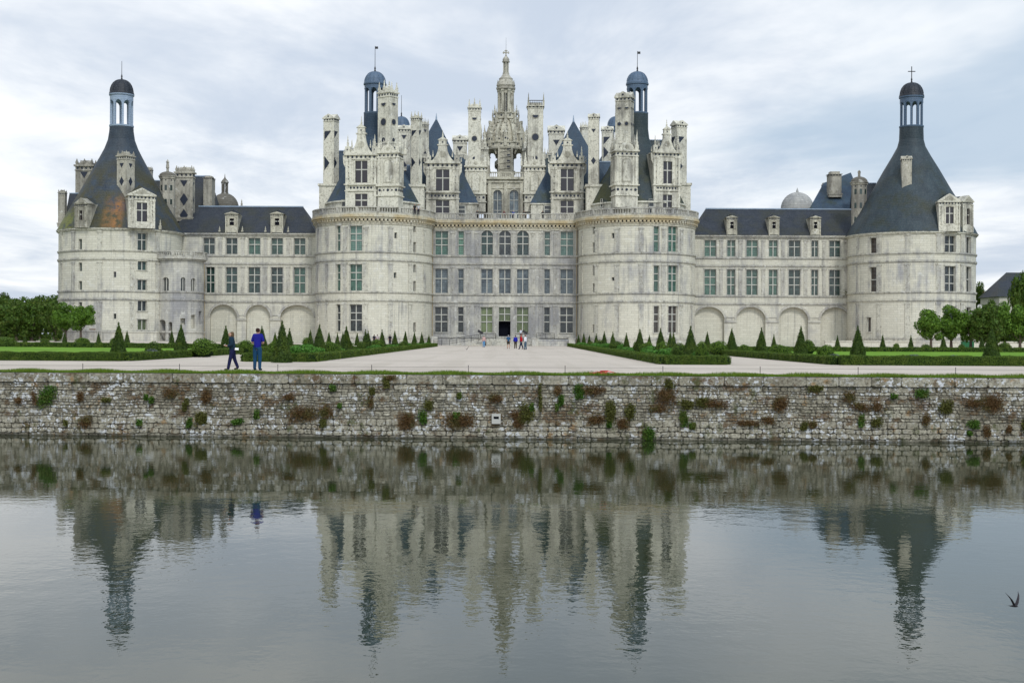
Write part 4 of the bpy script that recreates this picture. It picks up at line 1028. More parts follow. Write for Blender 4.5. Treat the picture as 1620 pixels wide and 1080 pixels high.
# ---- forecourt steps, ramp, railings
def yw(py, px): return CAMZ/(-ray(px, py)[1])
st = MB(); x0, x1 = xf(771), xf(846)
for i in range(5): st.box(x0, x1, 214.6+i*.45, 221, -.2, .24*(i+1)+(0 if i < 4 else 0))
o = st.build('entrance_steps', M['mould'])
tag(o, 'low grey stone steps in front of the open castle doorway', 'steps')
st = MB(); st.box(xf(846.5), xf(905), 214.5, 220.5, -.2, 1.1); st.box(xf(843), xf(904), 213.4, 214.45, -.2, .75)
for px in (846, 902): st.box(xf(px)-.5, xf(px)+.5, 212.6, 213.38, -.2, 1.15); st.box(xf(px)-.6, xf(px)+.6, 212.5, 213.48, 1.15, 1.3)
o = st.build('terrace_block', M['facade']); tag(o, 'pale stone terrace wall with end blocks right of the entrance steps', 'terrace')
st = MB(); st.box(xf(696), xf(768), 216, 220.5, -.2, 1.15); st.box(xf(688), xf(697), 212.8, 214.2, -.2, 1.5)
o = st.build('terrace_block', M['facade']); tag(o, 'pale stone terrace wall behind the ramp left of the entrance steps', 'terrace')
st = MB(); a, c = xf(716), xf(771)
st.add([(a, 211.8, .06), (c, 211.8, 1.0), (c, 214, 1.0), (a, 214, .06), (a, 211.8, -.1), (c, 211.8, .78), (c, 214, .78), (a, 214, -.1)], [(0, 1, 2, 3), (0, 4, 5, 1), (2, 6, 7, 3), (1, 5, 6, 2), (0, 3, 7, 4), (4, 7, 6, 5)])
o = st.build('access_ramp', M['mould']); 
ramp = tag(o, 'sloping wheelchair ramp left of the castle door', 'ramp')
def railing(name, pts, h=1.0, step=1.1, label='', bars=2, r=.035, y=None):
    b = MB()
    for (xa, ya, za), (xb, yb, zb) in zip(pts, pts[1:]):
        L = math.hypot(xb-xa, yb-ya); n = max(1, int(L/step))
        for i in range(n+1):
            t = i/n; b.lathe([(r, za+(zb-za)*t), (r, za+(zb-za)*t+h)], 5, xa+(xb-xa)*t, ya+(yb-ya)*t)
        ang = math.atan2(yb-ya, xb-xa)
        for k in range(bars+1):
            hh = h*(1-k/(bars+1))
            s = r*.9; ca, sa = -math.sin(ang)*s, math.cos(ang)*s
            vs = [(xa+ca, ya+sa, za+hh-s), (xa-ca, ya-sa, za+hh-s), (xa-ca, ya-sa, za+hh+s), (xa+ca, ya+sa, za+hh+s)]
            vs += [(xb+ca, yb+sa, zb+hh-s), (xb-ca, yb-sa, zb+hh-s), (xb-ca, yb-sa, zb+hh+s), (xb+ca, yb+sa, zb+hh+s)]
            b.add(vs, [(0, 1, 2, 3), (7, 6, 5, 4), (0, 4, 5, 1), (1, 5, 6, 2), (2, 6, 7, 3), (3, 7, 4, 0)])
    o = b.build(name, M['iron']); return tag(o, label, 'railing')
railing('railing', [(a, 211.9, .06), (c, 211.9, 1.0)], label='dark metal handrail along the front of the sloping ramp')
railing('railing', [(a-2.6, 212.5, .02), (a, 211.95, .02)], label='short dark metal rail leading to the ramp foot')
railing('railing', [(c, 211.9, 1.0), (xf(786), 211.9, 1.0), (xf(786), 214.4, 1.0)], label='dark metal guard rail beside the castle door')
railing('railing', [(xf(848), 214.8, 1.1), (xf(876), 214.8, 1.1)], label='dark railing on the terrace wall right of the steps', bars=3)
def floodlight(px, label, z=1.15, Y=215.4):
    x = X(px, Y); e = empty('floodlight', (x, Y, z), label=label, cat='floodlight')
    b = MB(); b.box(-.5, .5, -.3, .3, 0, .06); b.lathe([(.05, .06), (.05, .8)], 6, 0, 0); b.build('stand', M['iron'], e)
    b = MB(Matrix.Translation((0, 0, 1.1)) @ Matrix.Rotation(R(28), 4, 'Y')); b.box(-.42, .42, -.2, .2, -.16, .16); b.box(-.47, .47, -.24, -.2, -.2, .2); b.build('lamp_head', M['iron'], e)
floodlight(760.5, 'black tilted floodlight on the terrace left of the castle door'); floodlight(831, 'black tilted floodlight on the terrace right of the castle door')
# low wall in front of right tower
lwb = MB(); lwb.box(X(1306, 205), X(1640, 205), 205, 205.6, -.3, .95); lwb.box(X(1305, 205), X(1641, 205), 204.9, 205.7, .95, 1.1)
tag(lwb.build('low_wall', M['tower']), 'low pale stone wall in front of the right round tower', 'wall')
lwb = MB(); x0 = X(158, 207); lwb.box(x0, X(246, 207), 208.2, 208.8, 0, 1.9); lwb.box(x0-.1, X(247, 207), 208.1, 208.9, 1.9, 2.05)
tag(lwb.build('low_wall', M['wing']), 'low stone plinth wall at the foot of the left round tower', 'wall')
gb = MB(); Yg = 196; x0, x1 = X(1525, Yg), X(1541, Yg)
gb.box(x0, x1, Yg, Yg+1.2, .1, 1.0); 
for i in range(7): x = x0+(x1-x0)*i/6; gb.box(x-.05, x+.05, Yg-.05, Yg, .05, 1.08)
gb.box(x0-.05, x1+.05, Yg-.06, Yg+1.25, 1.0, 1.1)
M['greenp'] = N('green_paint').out((.02, .13, .05), .6, .3)
tag(gb.build('planter_box', M['greenp']), 'green slatted box standing among the trees by the right tower', 'planter')
# ================================================================= ground, water, moat wall
def Yw(x): return 49.6-.045*max(-60, min(60, x))
def lines(a, b, s): return [a+(b-a)*i/int(round((b-a)/s)) for i in range(int(round((b-a)/s))+1)]
def sheet(name, xs, ys, off, mat, front=None, label=None, kind='structure', keep=None):
    b = MB(); vs = []; nx = len(xs)
    for j, y in enumerate(ys):
        for x in xs:
            yy = y
            if front is not None and j == 0: yy = Yw(x)+front
            vs.append((x, yy, gz(x, yy)+off))
    fs = [(j*nx+i, j*nx+i+1, (j+1)*nx+i+1, (j+1)*nx+i) for j in range(len(ys)-1) for i in range(nx-1)]
    b.add(vs, fs); return tag(b.build(name, mat), kind=kind)
GX = [-3000, -800, -300, -150]+lines(-100, 100, 2)+[150, 300, 800, 3000]
GY = [49, 53, 57]+lines(60, 236, 2)+[260, 300, 400, 700, 1500, 4000]
sheet('ground', GX, GY, -.03, M['meadow'], front=.1)
sheet('gravel_path', lines(-96, 96, 2), [51.5, 54, 57]+lines(60, 222, 2), .0, M['gravel'], front=1.5)
sheet('lawn', lines(-96, -22, 2), lines(74, 136, 2), .03, M['lawn'])
sheet('lawn.001', lines(18, 96, 2), lines(72, 144, 2), .03, M['lawn'])
sheet('lawn.002', lines(-100, -28, 2), lines(160, 176, 2), .03, M['lawn'])
sheet('planting_bed', lines(-14.8, -11.6, 1.6), lines(74, 192, 2), .04, M['soil'])
sheet('planting_bed.001', lines(8.8, 11.2, 1.2), lines(71, 208, 2), .04, M['soil'])
# water
def water_mat():
    s = N('canal_water'); p = s.coord()
    a = s.noise(s.mapping(p, (1.0, 1.0, 1)), 2.1, 3, .55)
    b = s.noise(s.mapping(p, (1.3, 1, 1), (3, 7, 0)), 7.5, 2, .5)
    c = s.noise(s.mapping(p, (.6, 1, 1)), .35, 2, .5)
    mask = s.ramp(s.noise(s.mapping(p, (.5, 1, 1)), .09, 3, .5), .38, .62, .35, 1.3)
    h = s.math('ADD', s.math('MULTIPLY', a, 1.0), s.math('MULTIPLY', b, .28))
    h = s.math('ADD', s.math('MULTIPLY', h, mask), s.math('MULTIPLY', c, 1.6))
    bp = s.n('ShaderNodeBump'); bp.inputs['Strength'].default_value = 1; bp.inputs['Distance'].default_value = .0036
    s.l(h, bp.inputs['Height']); s.l(bp.outputs['Normal'], s.bsdf.inputs['Normal'])
    s.bsdf.inputs['IOR'].default_value = 1.40
    m = s.out((.022, .029, .011), .010, .5)
    return m
wb = MB(); wb.add([(-900, 6, WATER), (900, 6, WATER), (900, 49.6, WATER), (60, Yw(60)+.2, WATER), (-60, Yw(-60)+.2, WATER), (-900, 52.5, WATER)], [(0, 1, 2, 3, 4, 5)])
tag(wb.build('water', water_mat()), kind='structure')
wb = MB(); wb.add([(-900, -400, -.2), (900, -400, -.2), (900, 1.5, -.2), (-900, 1.5, -.2), (900, 6.5, -2.8), (-900, 6.5, -2.8)], [(0, 1, 2, 3), (3, 2, 4, 5)])
tag(wb.build('near_bank', M['meadow']), kind='structure')
# moat wall of real stones
def stone_rubble():
    s = N('rubble_stone'); p = s.coord()
    at = s.n('ShaderNodeAttribute'); at.attribute_name = 'tint'; t = at.outputs['Fac']
    big = s.noise(p, .35, 4, .6)
    c = s.mix(s.ramp(t, 0, 1), (.18, .16, .115), (.52, .485, .38))
    c = s.mix(s.math('MULTIPLY', s.ramp(big, .42, .62), .55), c, (.20, .175, .125))
    f = s.noise(p, 9, 5, .75); c = s.mix(s.ramp(f, .42, .55), s.mix(.55, c, (.07, .062, .045)), c)
    w = s.noise(s.mapping(p, (1, 1, 1), (5, 2, 9)), 5.5, 3, .6); w2 = s.noise(s.mapping(p, (1, 1, 1), (1, 8, 2)), .9, 3, .6)
    c = s.mix(s.math('MULTIPLY', s.ramp(w, .55, .60), s.ramp(w2, .40, .55)), c, (.58, .59, .59))
    o = s.noise(s.mapping(p, (1, 1, 1), (15, 12, 3)), 2.3, 4, .65)
    c = s.mix(s.math('MULTIPLY', s.ramp(o, .60, .68), .65), c, (.30, .17, .06))
    k = s.noise(s.mapping(p, (1, 1, 1), (35, 2, 13)), 3.3, 4, .7)
    c = s.mix(s.math('MULTIPLY', s.ramp(k, .56, .63), .7), c, (.055, .052, .035))
    vo = s.n('ShaderNodeTexVoronoi'); vo.inputs['Scale'].default_value = 9; s.l(p, vo.inputs['Vector'])
    c = s.mix(s.math('MULTIPLY', s.ramp(vo.outputs['Distance'], .16, .24, 1, 0), s.ramp(w2, .42, .60)), c, (.66, .67, .66))
    v2 = s.n('ShaderNodeTexVoronoi'); v2.inputs['Scale'].default_value = 6.3; s.l(s.mapping(p, (1, 1, 1.5), (4, 4, 4)), v2.inputs['Vector'])
    c = s.mix(s.math('MULTIPLY', s.ramp(v2.outputs['Distance'], .13, .22, 1, 0), .8), c, (.05, .045, .035))
    ms = s.noise(s.mapping(p, (1, 1, 1.3), (21, 4, 6)), 1.15, 6, .72)
    c = s.mix(s.math('MULTIPLY', s.ramp(ms, .55, .61), .8), c, (.10, .058, .025))
    mg = s.noise(s.mapping(p, (1, 1, .8), (2, 14, 16)), 1.7, 6, .72)
    c = s.mix(s.math('MULTIPLY', s.ramp(mg, .575, .64), .75), c, (.06, .07, .02))
    sep = s.n('ShaderNodeSeparateXYZ'); s.l(p, sep.inputs[0])
    wet = s.ramp(s.math('ADD', sep.outputs['Z'], s.math('MULTIPLY', s.noise(p, 1.5, 3), .25)), WATER+.12, WATER+.26, 1, 0)
    c = s.mix(s.math('MULTIPLY', wet, .9), c, (.025, .025, .016))
    s.bump(f, .8, .03)
    return s.out(c, .92, .15)
M['rubble'] = stone_rubble()
M['mortar'] = N('dark_mortar').out((.17, .155, .125), .95, .1)
class WallB:
    def __init__(s): s.v = []; s.f = []; s.t = []; s.m = []
    def block(s, u0, u1, z0, z1, d, tint, g=.008, ch=.024, jit=.02, back=-.3):
        j = lambda a: rnd.uniform(-a, a)
        q = [(u0+g+j(jit)*.5, z0+g+j(jit)*.4), (u1-g+j(jit)*.5, z0+g+j(jit)*.4), (u1-g+j(jit)*.5, z1-g+j(jit)*.4), (u0+g+j(jit)*.5, z1-g+j(jit)*.4)]
        # corner-cut octagon outline
        out = []
        for i in range(4):
            a, b, c = q[i-1], q[i], q[(i+1) % 4]
            for o_ in (a, c):
                L = math.hypot(o_[0]-b[0], o_[1]-b[1]) or 1; k = min(.045, L*.25)
                out.append((b[0]+(o_[0]-b[0])/L*k, b[1]+(o_[1]-b[1])/L*k))
        cx = sum(p[0] for p in out)/8; cz = sum(p[1] for p in out)/8
        o = len(s.v)
        P = lambda u, z, dd: (u, Yw(u)-dd, z+(.022*math.sin(u*1.3)+.018*math.sin(u*3.1+1))*max(0, min(1, (-.5-z)/.3)))
        for u, z in out: s.v.append(P(u, z, -.12))
        for u, z in out: s.v.append(P(u, z, d-.02))
        for u, z in out:
            L = math.hypot(u-cx, z-cz) or 1; s.v.append(P(u-(u-cx)/L*ch, z-(z-cz)/L*ch, d+j(.006)))
        for r in (0, 8):
            for i in range(8): s.f.append((o+r+i, o+r+(i+1) % 8, o+r+8+(i+1) % 8, o+r+8+i))
        s.f.append(tuple(o+16+i for i in range(8)))
        s.t += [tint]*17
wl = WallB(); U0, U1 = -34., 34.
heights = []
z = WATER-.35
while z < -.36-.1:
    h = rnd.choice((.11, .13, .15, .17, .20)); 
    if z < WATER+.6: h = rnd.choice((.19, .22, .26))
    if -.36-(z+h) < .1: h = -.36-z
    heights.append((z, h)); z += h
for z, h in heights:
    u = U0+rnd.uniform(-.3, 0)
    while u < U1:
        L = h*rnd.uniform(.9, 2.6)
        if rnd.random() < .12: L *= 1.8
        t = rnd.betavariate(2.2, 2.0); low = z < WATER+.6
        if low: t = .35+.45*t
        if rnd.random() < .30 and h > .16 and not low:     # split into two thin stones
            hh = h*rnd.uniform(.4, .6)
            wl.block(u, u+L, z, z+hh, rnd.uniform(0, .05), t); wl.block(u, u+L*.98, z+hh, z+h, rnd.uniform(0, .05), min(1, t+rnd.uniform(-.2, .2)))
        else: wl.block(u, u+L, z, z+h, rnd.uniform(0, .04)+(.03 if low else 0), t)
        u += L
me = bpy.data.meshes.new('stone_courses'); me.from_pydata(wl.v, [], wl.f); me.materials.append(M['rubble'])
at = me.attributes.new('tint', 'FLOAT', 'FACE'); at.data.foreach_set('value', wl.t)
mw = empty('moat_wall', (0, Yw(0), 0), label='long rough stone moat wall with flat coping stones rising from the canal', cat='wall')
o = bpy.data.objects.new('stone_courses', me); COL.objects.link(o); o.parent = mw; o.matrix_parent_inverse = Matrix.Translation((0, -Yw(0), 0))
wl = WallB(); u = U0
while u < U1:
    L = rnd.uniform(1.0, 2.0); wl.block(u, u+L, -.355, -.008, .085+rnd.uniform(0, .012), rnd.uniform(.3, .75), g=.006, ch=.02, jit=.01); u += L
# tops of the coping
o0 = len(wl.v)
me = bpy.data.meshes.new('coping'); me.from_pydata(wl.v, [], wl.f); me.materials.append(M['rubble'])
at = me.attributes.new('tint', 'FLOAT', 'FACE'); at.data.foreach_set('value', wl.t)
o = bpy.data.objects.new('coping', me); COL.objects.link(o); o.parent = mw; o.matrix_parent_inverse = Matrix.Translation((0, -Yw(0), 0))
b = MB(); n = 20
for a, c in ((-60, 60),):
    b.add([(a, Yw(a)+.03, -3), (c, Yw(c)+.03, -3), (c, Yw(c)+.03, -.05), (a, Yw(a)+.03, -.05), (a, Yw(a)+.6, -.05), (c, Yw(c)+.6, -.05)], [(0, 1, 2, 3), (3, 2, 5, 4)])
b.box(-300, -60, 52.3, 53, -3, -.05); b.box(60, 300, 46.9, 49, -3, -.05)
o = b.build('wall_core', M['mortar'], mw); o.matrix_parent_inverse = Matrix.Translation((0, -Yw(0), 0))
b = MB()
for i in range(34):
    a, c = U0+2*i, U0+2*i+2; b.add([(a, Yw(a)-.07, -.012), (c, Yw(c)-.07, -.012), (c, Yw(c)+.45, -.012), (a, Yw(a)+.45, -.012)], [(0, 1, 2, 3)])
o = b.build('coping_top', M['rubble'], mw); o.matrix_parent_inverse = Matrix.Translation((0, -Yw(0), 0))
# drain spout
x = X(785, 49.5, 660); z = Z(661, 785, 49.5); b = MB()
b.box(x-.17, x+.17, Yw(x)-.14, Yw(x)+.05, z-.22, z-.04, 0); b.box(x-.17, x-.1, Yw(x)-.14, Yw(x)+.05, z-.04, z+.06); b.box(x+.1, x+.17, Yw(x)-.14, Yw(x)+.05, z-.04, z+.06); b.box(x-.17, x+.17, Yw(x)-.14, Yw(x)+.05, z+.06, z+.16)
b.box(x-.1, x+.1, Yw(x)-.06, Yw(x)-.05, z-.04, z+.06, 1)
M['whitest'] = N('white_limestone').out((.45, .44, .40), .8, .2)
tag(b.build('drain_spout', [M['whitest'], M['g_void']]), 'small white stone drain spout set in the moat wall', 'drain spout')
# ================================================================= leaves
def leafmesh(name, P, S, mat, rs, N_=None, flat=.0, extra=None, asp=(.35, .9)):
    """P (n,3) centres, S (n,) sizes: one small quad each"""
    n = len(P)
    a = rs.normal(size=(n, 3)); a /= np.linalg.norm(a, axis=1)[:, None]
    if N_ is not None: 
        nn = N_+rs.normal(size=(n, 3))*.55
    else: nn = rs.normal(size=(n, 3))
    nn /= np.linalg.norm(nn, axis=1)[:, None]
    u = np.cross(a, nn); u /= np.linalg.norm(u, axis=1)[:, None]+1e-9; v = np.cross(nn, u)
    S = S[:, None]; w = rs.uniform(asp[0], asp[1], (n, 1))
    V = np.stack([P-u*S*.5, P-v*S*.5*w, P+u*S*.5, P+v*S*.5*w], 1).reshape(-1, 3)
    me = bpy.data.meshes.new(name); 
    ev, ef = extra if extra else ([], [])
    ne = len(ev); Vt = np.concatenate([V, np.array(ev, dtype=float).reshape(-1, 3)]) if ne else V
    me.vertices.add(len(Vt)); me.vertices.foreach_set('co', Vt.astype(np.float32).ravel())
    loops = list(range(4*n)); starts = list(range(0, 4*n, 4)); tot = [4]*n; mi = [0]*n; k = 4*n
    for f in ef: loops += [i+4*n for i in f]; starts.append(k); tot.append(len(f)); k += len(f); mi.append(1)
    me.loops.add(len(loops)); me.loops.foreach_set('vertex_index', loops)
    me.polygons.add(len(starts)); me.polygons.foreach_set('loop_start', starts); me.polygons.foreach_set('loop_total', tot)
    me.materials.append(mat); 
    if ne: me.materials.append(M['core']); me.polygons.foreach_set('material_index', mi)
    me.update(calc_edges=True); me.validate()
    return me
def mobj(name, me, parent=None, loc=(0, 0, 0), **k):
    o = bpy.data.objects.new(name, me); o.location = loc; COL.objects.link(o)
    if parent is not None: o.parent = parent
    return tag(o, **k)
def lathe_vf(prof, n=12):
    m = MB(); m.lathe(prof, n, 0, 0); return m.v, m.f
# cone topiary prototypes: unit height 1, base radius .26
def cone_mesh(seed, n, s, rad=.25, ragged=.02):
    rs = np.random.RandomState(seed)
    t = 1-np.sqrt(rs.uniform(0, 1, n)); ang = rs.uniform(0, 2*np.pi, n)
    wob = 1+.06*np.sin(ang*3+seed)+.05*np.sin(t*17+ang*2)
    r = rad*(1-t)**.92*wob*np.where(t < .06, .93, 1)+rs.normal(size=n)*ragged*.5
    P = np.stack([r*np.sin(ang), -r*np.cos(ang), t*.97+.01], 1)
    k = 26; tip = np.stack([rs.normal(size=k)*.010, rs.normal(size=k)*.010, rs.uniform(.93, 1.0, k)], 1); P = np.concatenate([P, tip])
    Nn = np.stack([np.sin(np.append(ang, rs.uniform(0, 6, k))), -np.cos(np.append(ang, rs.uniform(0, 6, k))), np.full(n+k, .3)], 1)
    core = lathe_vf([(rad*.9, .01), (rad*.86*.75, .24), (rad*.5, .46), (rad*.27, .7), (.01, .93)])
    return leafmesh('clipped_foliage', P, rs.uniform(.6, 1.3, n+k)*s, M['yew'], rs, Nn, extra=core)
cone_hi = [cone_mesh(i+3, 5200, .034) for i in range(3)]
cone_lo = [cone_mesh(i+9, 1500, .055, ragged=.03) for i in range(3)]
ORD = ['first', 'second', 'third', 'fourth', 'fifth', 'sixth', 'seventh', 'eighth', 'ninth', 'tenth', 'eleventh', 'twelfth', 'thirteenth', 'fourteenth', 'fifteenth', 'sixteenth', 'seventeenth', 'eighteenth']
cones = []
def place_cone(px, ptop, rows, tgt=2.2):
    best = None
    for rx in rows:
        u = ray(px, 530)[0]
        if abs(u) < 1e-3: continue
        Y = rx/u
        if not 70 < Y < 205: continue
        g = gz(rx, Y); h = Z(ptop, px, Y)-g
        if best is None or abs(h-tgt) < abs(best[0]-tgt): best = (h, rx, Y, g)
    return best
LR = {-22.6: 'along the left garden edge', -14.0: 'outer line left of central gravel', -12.5: 'inner line left of central gravel'}
RR_ = {18.6: 'along the right garden edge', 10.9: 'outer line right of central gravel', 9.4: 'inner line right of central gravel'}
for px, pt in ((286.4, 512), (357.3, 515), (414.4, 515), (446.4, 507), (458, 519.3), (491, 521.4), (505.4, 513), (520.4, 525), (534, 526.5), (542.4, 525), (548, 515.3), (565, 526), (578.5, 521), (582.5, 523), (604.5, 521.4), (624.6, 523), (641.4, 523.6), (655.6, 524.6), (667.3, 525.2), (678.5, 529), (435.3, 525)):
    r = place_cone(px, pt, list(LR))
    if r: cones.append((px, r, LR[r[1]]))
for px, pt in ((915.5, 529.4), (923.6, 527), (932.4, 529.4), (943.3, 527.6), (956, 524), (969.4, 524.8), (991, 526.4), (1012.3, 519.5), (1027.3, 529.4), (1045, 519), (1060.4, 524.8), (1065.5, 525.3), (1092.6, 515.3), (1119, 524.5), (1157.6, 519), (1204.7, 518), (1267.2, 515.6)):
    r = place_cone(px, pt, list(RR_))
    if r: cones.append((px, r, RR_[r[1]]))
def farcone(px, pt, Y, line):
    x = X(px, Y, 530); g = gz(x, Y); cones.append((px, (Z(pt, px, Y)-g, x, Y, g), line))
for px, pt in ((39.5, 527), (102.3, 524.5), (155.9, 525), (201, 522.6), (271.8, 522)): farcone(px, pt, 150, 'far side of left lawn')
for px, pt in ((1224.3, 529), (1324.9, 530), (1396.6, 529.4), (1441, 530), (1492.4, 528.4), (1553.4, 531)): farcone(px, pt, 152, 'far side of right lawn')
for px, pt in ((187.7, 509.5),): farcone(px, pt, 78, 'front hedge of the left lawn')
for px, pt in ((1357.3, 514.6), (1569, 513.6)): farcone(px, pt, 76, 'front hedge of the right lawn')
byline = {}
for c in cones: byline.setdefault(c[2], []).append(c)
ci = 0
for line, L in byline.items():
    far = 'far side' in line or 'facing the moat' in line
    L.sort(key=(lambda c: c[0]) if far else (lambda c: c[1][2]))
    for i, (px, (h, x, Y, g), _) in enumerate(L):
        ci += 1
        me = (cone_hi if Y < 125 else cone_lo)[ci % 3]
        how = 'left' if far else 'moat end'
        lab = f'clipped yew cone, {ORD[i]} from the {how}, {line}' if len(L) > 1 else f'clipped yew cone standing alone, {line}'
        root = empty('topiary_cone', (x, Y, g), label=lab, cat='topiary', group='clipped cone topiaries in the parterre')
        o = mobj('foliage', me, root); wsc = h*(1.0 if Y < 120 else .9); o.scale = (wsc, wsc, h); o.rotation_euler.z = ci*1.3
# balls and bushes
def ball_mesh(seed, n, s, mat, squash=.7):
    rs = np.random.RandomState(seed); d = rs.normal(size=(n, 3)); d /= np.linalg.norm(d, axis=1)[:, None]
    r = 1+.08*np.sin(d[:, 0]*5+seed)+.07*np.sin(d[:, 2]*7+d[:, 1]*4)+rs.normal(size=n)*.045
    P = d*r[:, None]*np.array([.5, .5, .5*squash*2*.5+.0]); P[:, 2] += .5*squash
    keep = P[:, 2] > .01; P = P[keep]; d = d[keep]
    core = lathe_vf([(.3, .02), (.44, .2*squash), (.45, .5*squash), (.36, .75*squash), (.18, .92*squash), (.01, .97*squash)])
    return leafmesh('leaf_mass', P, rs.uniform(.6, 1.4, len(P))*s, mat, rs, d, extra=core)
balls = {'bush': [ball_mesh(31, 2600, .055, M['bush'], .72), ball_mesh(32, 2600, .055, M['box'], .75)],
         'fern': [ball_mesh(41, 2200, .07, M['fern'], .5), ball_mesh(42, 2200, .07, M['fern'], .42)],
         'lav': [ball_mesh(51, 900, .07, M['lav'], .45)]}
ORDX = []
def bush(px, ptop, w, kind, Y=None, rows=None, label='', tgt=1.2, name='shrub'):
    if Y is None:
        r = place_cone(px, ptop, rows, tgt); 
        if not r: return
        h, x, Y, g = r
    else: x = X(px, Y, 540); g = gz(x, Y); h = max(.25, Z(ptop, px, Y)-g)
    h = max(.3, h); wm = w*Y/F
    me = balls[kind][int(px) % len(balls[kind])]; sq = max(v.co.z for v in me.vertices)
    o = mobj(name, me, None, (x, Y, g), label=label, cat='shrub' if kind != 'lav' else 'plant', group={'bush': 'rounded clipped shrubs of the parterre', 'fern': 'low bright green perennial clumps in the beds', 'lav': 'lavender clumps by the lawn hedges'}[kind])
    o.scale = (wm, wm, h/sq); o.rotation_euler.z = px
# (px, top, width)
bl = [(8, 532, 32, 150, 'at the far left end'), (71, 534, 14, 150, 'between two small cones'), (130, 533.5, 22, 150, 'below the small pollarded trees'), (243, 538.5, 26, 82, 'between the two tall cones'), (322, 533.5, 36, 88, 'right of the tall cone'), (180, 534, 12, 152, 'half behind the tallest front cone'),
      (388, 537, 24, 105, 'between the two standing people'), (486, 533, 14, 175, 'small one behind the tall cones')]
for px, t, w, Y, q in bl: bush(px, t, w, 'bush', Y, label=f'rounded green shrub on the left lawn, {q}')
lrows = [-14.0, -12.5]; k = 0
for px, t, w in ((432, 538, 16), (524, 539, 30), (552, 541, 22), (571, 538, 14), (596, 535.5, 22), (639, 538, 14), (655, 540, 10)):
    bush(px, t, w, 'bush', None, lrows, label=f'rounded shrub in the left flower bed, {ORD[k]} from its moat end', tgt=1.15); k += 1
k = 0
for px, t, w in ((482, 543, 50), (498, 547, 34), (530, 548.5, 32), (560, 549, 30), (594, 544.5, 24), (620, 544.5, 22), (640, 541.5, 24), (660, 542, 22), (676, 541.5, 18)):
    bush(px, t, w, 'fern', None, lrows, label=f'bright green leafy clump in the left flower bed, {ORD[k]} from its moat end', tgt=.8, name='perennial_clump'); k += 1
k = 0
rrows = [9.6, 10.8]
for px, t, w in ((1075, 541, 26), (1110, 538, 18), (1048, 538.5, 20), (1024, 540, 22), (1008, 539, 14), (975, 538, 22), (949, 537, 16), (935, 539, 10)):
    bush(px, t, w, 'bush', None, rrows, label=f'rounded shrub in the right flower bed, {ORD[k]} from its moat end', tgt=1.15); k += 1
k = 0
for px, t, w in ((1108, 552, 26), (1060, 549, 40), (1030, 551, 34), (1028, 546, 26), (990, 548, 26), (962, 542, 24), (985, 543, 18), (940, 542, 22), (920, 541, 20)):
    bush(px, t, w, 'fern', None, rrows, label=f'bright green leafy clump in the right flower bed, {ORD[k]} from its moat end', tgt=.8, name='perennial_clump'); k += 1
for px, t, w, Y, q in ((1136, 538, 28, 110, 'behind the second path'), (1178, 544, 20, 104, 'low one between two cones'), (1234, 544, 34, 92, 'wide one between two tall cones'), (1279, 536, 20, 120, 'behind the tall cone'), (1306, 544, 26, 84, 'right of the tall cone'),
                       (1418, 542, 10, 150, 'small one at the far hedge'), (1465, 543.5, 15, 150, 'flat one at the far hedge'), (1521, 543.5, 11, 150, 'small one beside the green box'), (1589, 540.5, 22, 148, 'beside the tall right cone')):
    bush(px, t, w, 'bush', Y, label=f'rounded green shrub on the right lawn, {q}')
for px, t, w, Y, q in ((1445, 560, 30, 80, 'in front of the castle tower'), (1507, 561, 30, 78, 'left of the tall right cone'), (1320, 559, 22, 80, 'left of the tall middle cone')): bush(px, t, w, 'lav', Y, label=f'greyish lavender clump behind the right front hedge, {q}', name='lavender')
for px, t, w, Y, q in ((240, 551, 22, 80, 'under the round shrub'),): bush(px, t, w, 'lav', Y, label='greyish lavender clump behind the left front hedge, under the round shrub', name='lavender')
